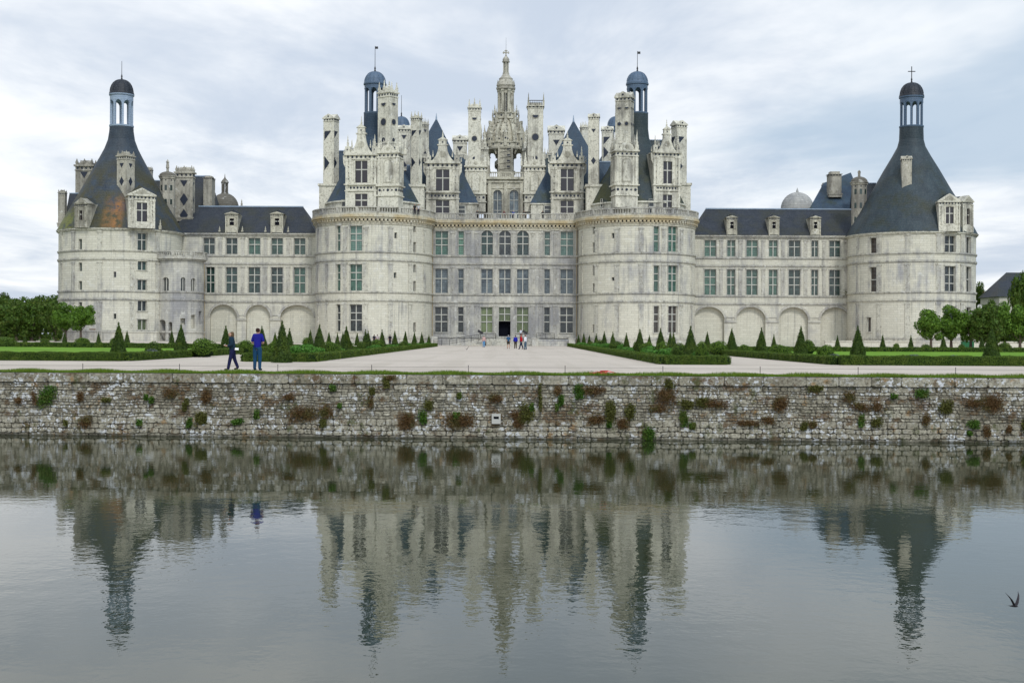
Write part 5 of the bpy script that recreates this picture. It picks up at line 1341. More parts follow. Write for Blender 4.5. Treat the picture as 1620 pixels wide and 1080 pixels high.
# hedges
def hedge(name, pts, w, h, dens, ls, label, closed=False, seed=0):
    rs = np.random.RandomState(seed+77); Ps = []; Ns = []; ev = []; ef = []
    for (xa, ya), (xb, yb) in zip(pts, pts[1:]):
        L = math.hypot(xb-xa, yb-ya); dx, dy = (xb-xa)/L, (yb-ya)/L; nx, ny = dy, -dx
        ns = max(2, int(L/3)); Ym = (ya+yb)/2
        for side, area in ((1, L*h), (-1, L*h), (0, L*w), (2, w*h), (3, w*h)):
            dd = dens
            n = int(area*dd)
            t = rs.uniform(0, 1, n); s = rs.uniform(0, 1, n)
            wob = rs.normal(size=n)*.018+.02*np.sin(t*L*2.2)+.015*np.sin(t*L*5.7+1)
            if side in (1, -1): off = side*(w/2+wob); al = t*L; zz_ = s*h*1.0; nv = np.array([nx*side, ny*side, .15])
            elif side == 0: off = (s-.5)*w; al = t*L; zz_ = h+wob; nv = np.array([0, 0, 1.])
            else: al = np.where(side == 2, 0, L)+wob; off = (s-.5)*w; zz_ = t*h; nv = np.array([dx, dy, .1])*(-1 if side == 2 else 1)
            x = xa+dx*al+nx*off; y = ya+dy*al+ny*off
            g = np.array([gz(a, b_) for a, b_ in zip(x, y)]) if n else np.zeros(0)
            Ps.append(np.stack([x, y, zz_+g], 1)); Ns.append(np.tile(nv, (n, 1)))
        for i in range(ns):
            a0, a1 = L*i/ns, L*(i+1)/ns; o = len(ev); q = w/2-.05
            for al in (a0, a1):
                for sd in (-1, 1):
                    x, y = xa+dx*al+nx*q*sd, ya+dy*al+ny*q*sd; g = gz(x, y); ev += [(x, y, g-.05), (x, y, g+h-.04)]
            ef += [(o, o+1, o+5, o+4), (o+2, o+6, o+7, o+3), (o+1, o+3, o+7, o+5)]
            if i == 0: ef.append((o, o+2, o+3, o+1))
            if i == ns-1: ef.append((o+4, o+5, o+7, o+6))
    P = np.concatenate(Ps); Nn = np.concatenate(Ns)
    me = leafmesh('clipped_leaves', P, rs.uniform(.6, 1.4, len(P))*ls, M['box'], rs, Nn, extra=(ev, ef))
    return mobj(name, me, label=label, cat='hedge')
hf = lambda x: 72.2-.06*x
hedge('hedge', [(-44, hf(-44)), (-21.9, hf(-22))], .7, .47, 1500, .05, 'long low box hedge along the front of the left lawn, facing the moat', seed=1)
hedge('hedge', [(-21.7, hf(-22)+.3), (-21.7, 135)], .6, .45, 600, .07, 'low box hedge running back along the right side of the left lawn', seed=2)
hedge('hedge', [(-15.0, 73.6), (-11.3, 73.2)], .7, .47, 1500, .05, 'short box hedge closing the moat end of the left flower bed', seed=3)
hedge('hedge', [(-11.3, 73.6), (-11.25, 192)], .6, .45, 420, .08, 'long box hedge running to the castle left of the central gravel', seed=4)
hedge('hedge', [(-15.1, 74), (-15.1, 192)], .5, .42, 260, .09, 'box hedge on the outer side of the left flower bed', seed=5)
hedge('hedge', [(8.3, 70.8), (11.6, 70.8)], .7, .47, 1500, .05, 'short box hedge closing the moat end of the right flower bed', seed=6)
hedge('hedge', [(8.3, 71.2), (9.1, 208)], .6, .45, 400, .08, 'long box hedge running to the castle right of the central gravel', seed=7)
hedge('hedge', [(11.7, 71.4), (11.9, 205)], .5, .42, 260, .09, 'box hedge on the outer side of the right flower bed', seed=8)
hedge('hedge', [(17.8, 71.8), (17.8, 142)], .6, .45, 600, .07, 'low box hedge running back along the left side of the right lawn', seed=9)
hedge('hedge', [(17.9, 71.3), (44, 69.8)], .7, .5, 1500, .05, 'long low box hedge along the front of the right lawn, facing the moat', seed=10)
hedge('hedge', [(-75, 136), (-22, 136)], .8, .5, 260, .11, 'low box hedge on the far side of the left lawn', seed=11)
hedge('hedge', [(18, 144), (80, 144)], .8, .5, 260, .11, 'low box hedge on the far side of the right lawn', seed=12)
# grass strip on the wall head
def grass_strip():
    rs = np.random.RandomState(5); n = 70000
    x = rs.uniform(-30, 30, n); t = rs.uniform(0, 1, n); w = 1.6+.15*np.sin(x*1.7)+.1*np.sin(x*4.1)
    y = np.array([Yw(a) for a in x])+.38+t*w; z = np.zeros(n); h = rs.uniform(.05, .13, n)*(1+.35*np.sin(x*2.3+y))
    a = rs.uniform(0, np.pi, n); dx = np.cos(a)*.012; dy = np.sin(a)*.012; lx_ = rs.normal(size=n)*.02; ly_ = rs.normal(size=n)*.02
    V = np.stack([np.stack([x-dx, y-dy, z-.02], 1), np.stack([x+dx, y+dy, z-.02], 1), np.stack([x+lx_, y+ly_, z+h], 1)], 1).reshape(-1, 3)
    me = bpy.data.meshes.new('grass'); me.vertices.add(3*n); me.vertices.foreach_set('co', V.astype(np.float32).ravel())
    me.loops.add(3*n); me.loops.foreach_set('vertex_index', np.arange(3*n)); me.polygons.add(n)
    me.polygons.foreach_set('loop_start', np.arange(0, 3*n, 3)); me.polygons.foreach_set('loop_total', np.full(n, 3))
    me.materials.append(M['blade']); me.update(calc_edges=True)
    tag(mobj('grass', me, label='thin strip of short grass on top of the moat wall'), kind='stuff')
    b = MB(); 
    for i in range(30):
        a, c = -30+2*i, -28+2*i; b.add([(a, Yw(a)+.33, .012), (c, Yw(c)+.33, .012), (c, Yw(c)+1.75, .012), (a, Yw(a)+1.75, .012)], [(0, 1, 2, 3)])
    tag(b.build('grass_verge', M['lawn']), kind='structure')
grass_strip()
# fence stakes with a wire
for i, px in enumerate((-20, 131, 284, 439.5, 588, 741, 894, 1048.7, 1202.6, 1357.6, 1511.9, 1660)):
    x = X(px, 52, 585); b = MB(); b.lathe([(.014, -.05), (.012, .29), (.02, .295), (.02, .31), (.002, .32)], 6, 0, 0)
    land = ['beyond the left frame edge', 'near the left end of the wall', 'left of the walking woman', 'just right of the man in blue', 'in front of the left keep tower', 'in front of the castle ramp', 'left of the red and white heap', 'right of the red and white heap', 'in front of the right wing windows', 'in front of the tall middle right cone', 'left of the rightmost tall cone', 'beyond the right frame edge'][i]
    if 0 < px < 1620: tag(mobj('wire_stake', b.build('wire_stake', M['iron']).data, None, (x, 52, 0)), f'thin dark stake by the moat edge, {land}', 'stake', 'stakes of the low wire along the moat')
for o in [o for o in bpy.data.objects if o.name.startswith('wire_stake') and 'label' not in o]: bpy.data.objects.remove(o)
b = MB(); b.box(-30, 30, 51.996, 52.004, .235, .243); tag(b.build('wire', M['iron']), 'thin low wire strung between the stakes along the moat', 'wire')
# red and white barrier tape
M['red'] = N('red_plastic').out((.62, .10, .09), .5, .4); M['white'] = N('white_plastic').out((.8, .78, .76), .5, .4)
b = MB(); x = X(953, 50.7, 589); rs = random.Random(4)
for i in range(46):
    a = rs.uniform(-.38, .38); y = 50.55+rs.uniform(-.12, .12)+abs(a)*.1; z = .05+.13*(1-(a/.4)**2)*rs.random(); T = TM(x+a, y, z, rs.uniform(-.6, .6)) @ Matrix.Rotation(rs.uniform(-1, 1), 4, 'X')
    b.T = T; L = rs.uniform(.06, .2); b.box(-L, L, -.025, .025, -.004, .004, 1 if rs.random() < .25 else 0)
b.T = Matrix(); b.lathe([(.3, .01), (.26, .06), (.1, .10), (.01, .12)], 14, x, 50.6, 0)
tag(b.build('tape_heap', [M['red'], M['white']]), 'crumpled heap of red and white barrier tape on the moat wall grass', 'tape heap')
# plants on the moat wall
def wall_plant(px, py, w, h, kind, i):
    rs = np.random.RandomState(i*7+1); Y0 = 49.5; x = X(px, Y0, py); Y0 = Yw(x); s = Y0/F; z = Z(py, px, Y0); W_, H_ = w*s*.8, h*s*.8
    n = int(260+6000*W_*H_); n = min(n, 4200)
    nb = 6 if w*h > 150 else 3
    cb = np.stack([rs.normal(size=nb)*W_*.18, np.zeros(nb), rs.normal(size=nb)*H_*.20], 1); which = rs.randint(0, nb, n)
    P = cb[which]+np.clip(rs.normal(size=(n, 3)), -1.6, 1.6)*np.array([W_*.29+.01, .04, H_*.27+.015]); P[:, 1] = -.07-np.abs(rs.normal(size=n))*.05
    ev, ef = [], []
    for c_ in cb:      # stems joining the tufts to one root
        L_ = math.hypot(c_[0], c_[2]) or 1; q_ = (-c_[2]/L_*.012, c_[0]/L_*.012); o_ = len(ev)
        ev += [(q_[0], -.06, q_[1]), (-q_[0], -.06, -q_[1]), (c_[0]-q_[0], -.08, c_[2]-q_[1]), (c_[0]+q_[0], -.08, c_[2]+q_[1])]; ef.append((o_, o_+1, o_+2, o_+3))
    mat = {'b': 'brownplant', 'g': 'wallgreen', 'o': 'oliveplant', 'd': 'wallgreen'}[kind]
    me = leafmesh('wall_plant', P, rs.uniform(.03, .08, n), M[mat], rs, None, extra=(ev, ef), asp=(.15, .6) if kind == 'b' else (.4, .9))
    return me, (x, Y0, z)
plants = [(63, 627, 24, 26, 'd'), (42, 629, 9, 14, 'b'), (117, 625, 10, 18, 'b'), (16, 632, 10, 10, 'b'), (125, 667, 16, 18, 'b'), (157, 632, 14, 6, 'o'), (224, 628, 6, 8, 'g'), (233, 632, 8, 8, 'd'), (262, 621, 22, 12, 'b'), (288, 640, 8, 14, 'o'), (322, 626, 16, 20, 'b'),
          (312, 661, 20, 20, 'o'), (292, 667, 8, 14, 'g'), (213, 666, 9, 8, 'g'), (92, 669, 5, 8, 'o'), (370, 666, 16, 8, 'd'), (402, 655, 8, 12, 'g'), (471, 654, 44, 22, 'b'), (515, 652, 24, 20, 'b'), (508, 670, 10, 14, 'o'), (454, 628, 20, 8, 'b'), (524, 614, 8, 10, 'd'),
          (587, 616, 9, 12, 'o'), (610, 604, 10, 16, 'o'), (618, 598, 14, 8, 'b'), (586, 637, 8, 16, 'b'), (535, 641, 6, 6, 'g'), (640, 665, 26, 26, 'b'), (668, 659, 12, 18, 'g'), (678, 640, 12, 14, 'o'), (721, 664, 50, 24, 'b'), (722, 657, 10, 10, 'g'), (784, 629, 20, 12, 'b'), (727, 624, 6, 10, 'g'),
          (831, 656, 20, 24, 'o'), (818, 668, 16, 20, 'b'), (815, 656, 18, 8, 'b'), (841, 643, 6, 12, 'g'), (882, 618, 12, 14, 'b'), (888, 632, 7, 18, 'g'), (881, 645, 5, 10, 'd'), (915, 620, 14, 20, 'g'), (935, 616, 36, 12, 'b'), (854, 630, 5, 30, 'o'), (940, 663, 28, 16, 'b'), (965, 650, 16, 36, 'o'), (963, 670, 8, 10, 'g'), (996, 653, 14, 26, 'o'),
          (986, 668, 20, 18, 'b'), (1040, 645, 28, 14, 'b'), (1057, 606, 12, 14, 'o'), (1050, 624, 30, 22, 'b'), (1085, 639, 20, 14, 'o'), (1110, 636, 20, 14, 'o'), (1125, 640, 36, 12, 'b'), (1080, 662, 12, 22, 'g'), (1094, 674, 10, 10, 'g'), (1025, 686, 18, 20, 'g'), (1180, 668, 40, 8, 'b'), (1230, 636, 26, 26, 'b'), (1212, 664, 22, 12, 'b'),
          (1287, 613, 22, 8, 'o'), (1282, 672, 14, 10, 'b'), (1268, 674, 10, 12, 'o'), (1335, 627, 18, 16, 'b'), (1352, 642, 30, 12, 'b'), (1356, 664, 9, 18, 'g'), (1378, 668, 14, 12, 'o'), (1382, 643, 14, 12, 'b'), (1448, 623, 22, 10, 'd'), (1488, 643, 20, 20, 'o'), (1456, 664, 10, 16, 'b'), (1532, 637, 24, 12, 'b'), (1562, 640, 36, 24, 'b'), (1528, 671, 18, 12, 'g'),
          (1550, 683, 12, 18, 'b'), (1522, 684, 8, 6, 'g'), (1608, 674, 10, 18, 'o'), (1583, 678, 8, 10, 'b'), (1406, 626, 8, 6, 'd')]
KN = {'b': ('brown creeper patch', 'brown'), 'g': ('bright green plant', 'green'), 'o': ('olive creeper patch', 'olive'), 'd': ('dark bushy plant', 'dark')}
def where(px):
    marks = [(0, 'near the left frame end'), (160, 'below the left round tower'), (300, 'left below the walking woman'), (390, 'below the two standing people'), (470, 'below the left bed hedge'), (592, 'below the left keep tower'), (700, 'below the castle ramp'), (785, 'near the drain spout'), (865, 'between spout and tape heap'), (953, 'below the tape heap'), (1040, 'below the right bed hedge'), (1110, 'below the second gravel path'), (1240, 'below the right wing arches'), (1357, 'below the tall right cone'), (1450, 'below the right round tower'), (1570, 'below the rightmost tall cone')]
    return min(marks, key=lambda m: abs(m[0]-px))[1]
seen = {}
labs = {}
def plab(px, py, w, h, k):
    size = 'large' if w*h > 450 else 'small' if w*h < 140 else 'medium'
    hgt = 'high' if py < 630 else 'low' if py > 660 else 'halfway up'
    return f'{size} {KN[k][0]} {hgt} on moat wall, {where(px)}'
for p_ in sorted(plants): labs.setdefault(plab(*p_), []).append(p_)
for i, (px, py, w, h, k) in enumerate(plants):
    me, loc = wall_plant(px, py, w, h, k, i)
    lab = plab(px, py, w, h, k); L_ = labs[lab]
    if len(L_) > 1: j_ = L_.index((px, py, w, h, k)); lab = ('leftmost ' if j_ == 0 else 'rightmost ' if j_ == len(L_)-1 else 'middle ')+lab
    mobj('wall_plant', me, None, loc, label=lab, cat='plant', group='plants growing on the moat wall')
# ================================================================= trees
def crown_mesh(seed, n, ls, mat, shape=(1, 1, 1), clumps=26, rad=.32, hollow=.0, up=.0):
    rs = np.random.RandomState(seed)
    d = rs.normal(size=(clumps, 3)); d /= np.linalg.norm(d, axis=1)[:, None]; r = rs.uniform(.35, .85, clumps)
    C = d*r[:, None]*np.array(shape)*.5
    rr = rs.uniform(.5, 1.1, clumps)*rad*.5
    w = rs.choice(clumps, n, p=(rr**2)/np.sum(rr**2)); q = rs.normal(size=(n, 3)); q /= np.linalg.norm(q, axis=1)[:, None]
    P = C[w]+q*(rr[w]*rs.uniform(.55, 1.12, n)**.6)[:, None]*np.array([1, 1, .8])
    P /= 2*np.percentile(np.abs(P), 99.6, axis=0)
    return leafmesh('crown', P, rs.uniform(.6, 1.4, n)*ls, mat, rs, q)
def trunk(parent, h, r, spread=.0, mat='bark', n=4, fork=.55, seed=0, cw=1.0):
    b = MB(); rs = random.Random(seed)
    b.lathe([(r*1.35, -.1), (r, h*.12), (r*.8, h*fork), (r*.45, h*.9)], 8, 0, 0)
    for k in range(n):
        a = 2*math.pi*k/n+rs.random(); L = cw*.36; z0 = h*fork*rs.uniform(.9, 1.2); z1 = z0+L*rs.uniform(.9, 1.5)
        x1, y1 = L*math.cos(a), L*math.sin(a); s = r*.38
        b.add([(-s, 0, z0), (s, 0, z0), (0, s, z0), (x1-s*.4, y1, z1), (x1+s*.4, y1, z1), (x1, y1+s*.4, z1)], [(0, 1, 4, 3), (1, 2, 5, 4), (2, 0, 3, 5)])
    return b.build('trunk', M[mat], parent)
crA = [crown_mesh(61+i, 6500, .065, M['maple'], (1.15, 1.15, 1.0), 44, .34) for i in range(3)]
crB = [crown_mesh(71+i, 7000, .06, M['wood_leaf'], (1.2, 1.2, 1.05), 44, .40) for i in range(3)]
crC = [crown_mesh(81, 5200, .05, M['olive_leaf'], (1, 1, .9), 26, .38), crown_mesh(82, 3000, .045, M['olive_leaf'], (1, 1, .8), 22, .3)]
def tree(px, ptop, pbot, w, Y, crowns, k, label, group=None, z0=None, cat='tree', name='tree', tr=.16):
    x = X(px, Y, ptop); g = gz(x, Y) if z0 is None else z0
    zt, zb = Z(ptop, px, Y), Z(pbot, px, Y); wm = w*Y/F
    root = empty(name, (x, Y, g), label=label, cat=cat)
    if group: root['group'] = group
    o = mobj('crown', crowns[k % len(crowns)], root, (0, 0, (zt+zb)/2-g)); o.scale = (wm*1.02, wm*1.02, (zt-zb)*1.05); o.rotation_euler.z = k*1.7
    trunk(root, (zt-g)*.72, tr*wm/4+.05, seed=k, cw=wm, fork=max(.25, (zb-g)/(zt-g)))
    return root
g1 = 'young pollarded trees beside the castle'
for i, (px, t, bt, w, Y, lab) in enumerate(((104, 481, 522, 42, 185, 'young pollarded tree at the foot of the left tower, the paler looser one'), (128, 482, 521, 42, 182, 'young pollarded tree at the foot of the left tower, beside the brown door'),
        (1473, 490, 536, 46, 178, 'young pollarded tree in front of the right tower, nearest the low wall centre'), (1505, 486, 537, 50, 181, 'young pollarded tree covering the low window of the right tower'), (1536, 487, 538, 48, 180, 'young pollarded tree at the right edge of the right tower'),
        (1563, 482, 541, 54, 177, 'dense tree just beyond the right tower'), (1590, 481, 540, 50, 183, 'pollarded tree in front of the pale manor house'), (1614, 482, 539, 48, 180, 'pollarded tree at the right frame edge before the manor'))):
    tree(px, t, bt, w, Y, crA if i != 5 else crB, i, lab, g1)
for i, (px, t, bt, w, Y) in enumerate(((3, 474, 536, 56, 194), (26, 470, 537, 50, 202), (50, 474, 537, 50, 197), (72, 472, 537, 48, 204), (89, 478, 536, 40, 196))):
    tree(px, t, bt, w, Y, crB, i, ['broad green tree cut by the left frame edge', 'green tree second from the left frame edge', 'green tree in the middle of the row left of castle', 'green tree left of the one touching the tower', 'green tree touching the left castle tower'][i], 'dark trees left of the castle')
for i, (px, t, bt, w, Y) in enumerate(((12, 466, 520, 50, 290), (38, 486, 520, 40, 270), (62, 468, 515, 44, 300), (86, 469, 515, 46, 285))):
    tree(px, t, bt, w, Y, crC[:1] if i == 1 else crB, i, ['bluish tree crown rising at the far left', 'paler tree crown above the left wood', 'low round tree crown behind the left wood', 'tree crown behind the left wood near the tower'][i], 'woodland trees behind the left garden')
tree(1549, 446, 500, 22, 262, crB, 4, 'narrow dark tree right behind the right tower edge', z0=0)
tree(1588, 450, 500, 34, 330, crC, 1, 'pale green airy tree behind the manor roof', z0=0)
tree(1618, 430, 520, 40, 215, crB, 5, 'tall dark tree at the right frame edge beside the manor', z0=0)
tree(1566, 476, 520, 34, 240, crB, 6, 'round tree between the right tower and the manor', z0=0)
tree(1600, 500, 545, 40, 225, crB, 7, 'dark bushy tree below the manor walls', z0=0)
# underplanting behind trees
def long_hedge(x0, x1, Y, h, label, seed):
    rs = np.random.RandomState(seed); n = 22000; x = rs.uniform(x0, x1, n); y = Y+rs.normal(size=n)*.8; z = rs.uniform(0, 1, n)**.8*h*(1+.18*np.sin(x*.7)+.1*np.sin(x*1.9))
    g = np.array([gz(a, b_) for a, b_ in zip(x, y)])
    me = leafmesh('shrubbery', np.stack([x, y, z+g], 1), rs.uniform(.25, .5, n), M['wood_leaf'], rs)
    tag(mobj('shrubbery', me, label=label), kind='stuff')
long_hedge(-125, -76.5, 207, 5.3, 'dense undergrowth filling the ground under the left wood', 3)
long_hedge(80, 112, 230, 4.5, 'dense undergrowth below the manor on the right', 4)
tag(bpy.data.objects['shrubbery'], kind='stuff')
# climbing plant by the right wing
rs = np.random.RandomState(8); n = 350; P = rs.normal(size=(n, 3))*np.array([.75, .1, .35]); P = P+np.array([0, -.25, 0]); P2 = np.stack([rs.normal(size=120)*.12, np.full(120, -.25), rs.uniform(-1.6, 0, 120)], 1); P = np.concatenate([P, P2])
me = leafmesh('wall_plant', P, rs.uniform(.12, .3, len(P)), M['oliveplant'], rs)
mobj('wall_plant', me, None, (X(1346, 222.5, 464), 222.4, Z(463, 1346, 222.5)), label='leafy plant growing from the castle wall where right wing meets the tower', cat='plant')
# ================================================================= background houses
def house(name, label, px0, px1, pe, pr, Y, dep, roofm='slatew', wall='wing', hipx=.0, wins=(), chim=()):
    x0, x1 = X(px0, Y), X(px1, Y); ze, zr = Z(pe, px0, Y), Z(pr, px0, Y+dep/2); xm = (x0+x1)/2
    e = empty(name, (xm, Y, 0), label=label, cat='house'); inv = Matrix.Translation((-xm, -Y, 0))
    b = MB(); b.box(x0, x1, Y, Y+dep, -.3, ze); o = b.build('wall', M[wall], e); o.matrix_parent_inverse = inv
    b = MB(); q = hipx*(x1-x0); b.add([(x0-.4, Y-.4, ze), (x1+.4, Y-.4, ze), (x1+.4, Y+dep+.4, ze), (x0-.4, Y+dep+.4, ze), (x0+q, Y+dep/2, zr), (x1-q, Y+dep/2, zr)], [(0, 1, 5, 4), (1, 2, 5), (2, 3, 4, 5), (3, 0, 4), (3, 2, 1, 0)])
    o = b.build('roof', M[roofm], e); o.matrix_parent_inverse = inv
    for a, c, y0, y1 in wins:
        b = MB(); b.box(X(a, Y), X(c, Y), Y-.05, Y+.1, Z(y1, a, Y), Z(y0, a, Y)); w = b.build('window', M['g_dark'], e); w.matrix_parent_inverse = inv
    for a, c, y0, y1, m in chim:
        b = MB(); b.box(X(a, Y), X(c, Y), Y+dep/2-.8, Y+dep/2+.8, Z(y1, a, Y), Z(y0, a, Y)); b.box(X(a, Y)-.15, X(c, Y)+.15, Y+dep/2-.95, Y+dep/2+.95, Z(y0, a, Y), Z(y0, a, Y)+.3)
        for t in (.3, .7): b.lathe([(.22, Z(y0, a, Y)+.3), (.18, Z(y0, a, Y)+.9)], 8, X(a, Y)+(X(c, Y)-X(a, Y))*t, Y+dep/2)
        w = b.build('chimney', M[m], e); w.matrix_parent_inverse = inv
    return e
M['brick'] = ground_mat('old_brick', ((.28, .15, .10), (.22, .13, .10), (.32, .22, .16)), (.5, 4), .03)
house('manor_house', 'pale stone manor house with steep hipped slate roof at the right edge', 1581, 1660, 469, 444, 250, 10, hipx=.18, wins=((1610, 1616, 478, 490),))
house('manor_house', 'taller slate roofed manor wing rising behind the pale manor', 1592, 1680, 462, 431, 268, 12, hipx=.2)
house('cottage', 'small distant house with brick chimneys between tower and manor', 1552, 1582, 480, 471, 300, 9, hipx=.1, chim=((1555, 1559, 466, 478, 'orno'), (1564, 1575.5, 465, 478, 'brick')))
# satellite dish like white disc on a mast
x = X(1549.7, 228, 485); z = Z(485, 1549.7, 228); e = empty('satellite_dish', (x, 228, 0), label='round pale dish on a mast just right of the right tower', cat='dish')
b = MB(); b.lathe([(.08, 0), (.06, z)], 8, 0, 0); b.build('mast', M['iron'], e)
b = MB(Matrix.Translation((0, -.1, z)) @ Matrix.Rotation(R(90), 4, 'X')); b.lathe([(.02, -.18), (.25, -.13), (.38, 0), (.41, 0), (.25, -.17), (.02, -.22)], 20, 0, 0, close=False); b.build('dish', M['white'], e)
# ================================================================= people
def skin(name, verts, edges, radii, mats, parent=None, sub=1, root=0):
    me = bpy.data.meshes.new(name); me.from_pydata(verts, edges, []); me.materials.append(mats)
    o = bpy.data.objects.new(name, me); COL.objects.link(o)
    if parent is not None: o.parent = parent
    m = o.modifiers.new('skin', 'SKIN'); m.use_smooth_shade = True
    if not me.skin_vertices: bpy.context.view_layer.update()
    for i, r in enumerate(radii):
        sv = me.skin_vertices[0].data[i]; sv.radius = (r, r) if not isinstance(r, tuple) else r
        sv.use_root = (i == root)
    s = o.modifiers.new('sub', 'SUBSURF'); s.levels = sub; s.render_levels = sub
    return o
SKINM = N('skin').out((.42, .24, .17), .6, .3)
def cloth(name, c, r=.9):
    s = N(name); p = s.coord('Object'); n = s.noise(p, 9, 3, .6)
    return s.out(s.mix(s.ramp(n, .35, .7), tuple(v*.75 for v in c), c), r, .15)
def person(label, X0, Y0, h=1.72, face=0., top=(.02, .03, .2), legs=(.02, .03, .06), hair=(.04, .025, .02), stride=.0, arms='down', longhair=False, fine=False, shorts=False, z=None, shoes=(.03, .03, .03), lean=.0, longsleeve=False, armL=None):
    g = gz(X0, Y0) if z is None else z
    e = empty('person', (X0, Y0, g), label=label, cat='person'); e.rotation_euler.z = face; e.scale = (h, h, h)
    # local frame: +y forward, x to the right; unit height
    P = {}
    P['pel'] = (0, 0, .53); P['sp'] = (0, .0+lean*.3, .62); P['ch'] = (0, lean*.7, .74); P['nk'] = (0, lean+.0, .835); P['hd0'] = (0, lean+.012, .87); P['hd1'] = (0, lean+.025, .925); P['hd2'] = (0, lean+.022, .968)
    for s, sx in (('L', -1), ('R', 1)):
        f = stride*(1 if s == 'L' else -1)
        P['hip'+s] = (sx*.052, 0, .505); P['kn'+s] = (sx*.058, f*.45+.01, .285+abs(f)*.0); P['an'+s] = (sx*.062, f-.01, .045+(max(0, -f)*.22)); P['to'+s] = (sx*.072, f+.085, .018+(max(0, -f)*.08))
        P['sh'+s] = (sx*.098, lean, .81)
        mode = arms
        if mode == 'down': P['el'+s] = (sx*.135, lean-.01-f*.3, .64); P['wr'+s] = (sx*.13, lean+.03-f*.45, .50); P['pa'+s] = (sx*.125, lean+.045-f*.5, .455)
        elif mode == 'front': P['el'+s] = (sx*.138, lean-.015, .645); P['wr'+s] = (sx*.085, lean+.115, .625); P['pa'+s] = (sx*.045, lean+.16, .635)
    def fing(s, sx):
        pa = Vector(P['pa'+s]); wr = Vector(P['wr'+s]); d = (pa-wr).normalized(); side = d.cross(Vector((0, 0, 1))); side = side.normalized() if side.length > .1 else Vector((1, 0, 0))
        if arms == 'down': side = Vector((0, 1, 0))
        out = []
        cur = Vector((-sx*.3, 0, 0)) if arms == 'down' else Vector((-sx*.5, 0, .3))
        for k, L in enumerate((.040, .046, .043, .034)):
            b0 = pa+d*.012+side*(.016-.0107*k); m1 = b0+d*L*.5+cur*.006; m2 = m1+(d*.6+cur).normalized()*L*.45; out.append([b0, m1, m2])
        t0 = pa-d*.008+side*.018; t1 = t0+(side*.8+d*.6).normalized()*.02; t2 = t1+(d+cur*.6).normalized()*.018; out.append([t0, t1, t2])
        return out
    bulk = 1.24 if longhair else 1.14 if longsleeve else 1.0
    names = ['pel', 'sp', 'ch', 'nk', 'hd0', 'hd1', 'hd2']; V = [P[n] for n in names]; Rr = [.075, .068, .078, .030, .040, .053, .040]
    Rr = [(.060, .048), (.055, .042), (.060, .042), (.030, .030), (.040, .044), (.050, .056), (.040, .044)]
    E = [(i, i+1) for i in range(6)]
    def add(n, par, r): V.append(P[n] if isinstance(n, str) else tuple(n)); Rr.append(r); E.append((par, len(V)-1)); return len(V)-1
    for s, sx in (('L', -1), ('R', 1)):
        a = add('hip'+s, 0, .052); a = add('kn'+s, a, .034); a = add('an'+s, a, .023); add('to'+s, a, .019)
        a = add('sh'+s, 2, .036); a = add('el'+s, a, .026); a = add('wr'+s, a, .018); a = add('pa'+s, a, (.021, .012))
        if fine:
            for ch in fing(s, sx):
                q = a
                for j, p in enumerate(ch): q = add(p, q, .0062-.0008*j)
    # nose and ears as small bumps
    a = len(V)
    if fine:
        add((0, lean+.082, .918), 5, .008)
        for sx in (-1, 1): add((sx*.054, lean+.018, .922), 5, .010)
    body = skin('body', V, E, Rr, SKINM, e, 1)
    def garment(name, ns, edges, rad, col, sub=1):
        rad = [tuple(q*1.14 for q in a) if isinstance(a, tuple) else a*1.14 for a in rad]
        return skin(name, [P[n] if isinstance(n, str) else n for n in ns], edges, rad, cloth(name+'_cloth', col), e, sub)
    # top
    ns = [(0, 0, .455 if not longsleeve else .43), 'sp', 'ch', (0, lean, .855)]; ed = [(0, 1), (1, 2), (2, 3)]; rd = [(.086, .068), (.080, .062), (.092, .066), (.040, .038)]
    for s in 'LR':
        i = len(ns); sh, el, wr = Vector(P['sh'+s]), Vector(P['el'+s]), Vector(P['wr'+s])
        ns += ['sh'+s, tuple(el if longsleeve else sh.lerp(el, .95))]; rd += [.045, .038]; ed += [(2, i), (i, i+1)]
        if longsleeve: ns.append(tuple(el.lerp(wr, .92))); rd.append(.027); ed.append((i+1, i+2))
    rd = [tuple(q*bulk for q in a) if isinstance(a, tuple) else a*bulk for a in rd]
    garment('shirt' if not longsleeve else 'jacket', ns, ed, rd, top)
    ns = [(0, 0, .60)]; ed = []; rd = [(.070, .052)]
    for s in 'LR':
        i = len(ns); kn, an = Vector(P['kn'+s]), Vector(P['an'+s])
        ns += ['hip'+s, tuple(kn if not shorts else Vector(P['hip'+s]).lerp(kn, .95))]; rd += [.062, .044 if not shorts else .05]; ed += [(0, i), (i, i+1)]
        if not shorts: ns.append(tuple(kn.lerp(an, 1.12))); rd.append(.034); ed.append((i+1, i+2))
    garment('shorts' if shorts else 'trousers', ns, ed, rd, legs)
    for s in 'LR': garment('shoe', [tuple(Vector(P['an'+s])+Vector((0, -.02, -.018))), tuple(Vector(P['to'+s])+Vector((0, .012, .002)))], [(0, 1)], [(.032, .030), (.030, .022)], shoes)
    hv = [(0, lean-.018, .885), (0, lean-.008, .945), (0, lean+.008, .988)]; hr = [(.050, .040), (.062, .062), (.046, .050)]
    if longhair: hv = [(0, lean-.035, .82), (0, lean-.02, .89)]+hv[1:]; hr = [(.058, .036), (.068, .052)]+hr[1:]
    hm = cloth('hair_strands', hair); skin('hair', hv, [(i, i+1) for i in range(len(hv)-1)], hr, hm, e, 1)
    return e
def at(px, pf): Y = CAMZ/(-ray(px, pf)[1]); return X(px, Y, pf), Y
x, y = at(368, 585.6)
wmn = person('woman with shoulder-length hair in dark jacket and navy trousers walking with a phone', x, y, 1.64, R(100), (.012, .03, .05), (.012, .014, .055), (.12, .075, .04), stride=.12, arms='front', longhair=True, fine=True, longsleeve=True, lean=.03)
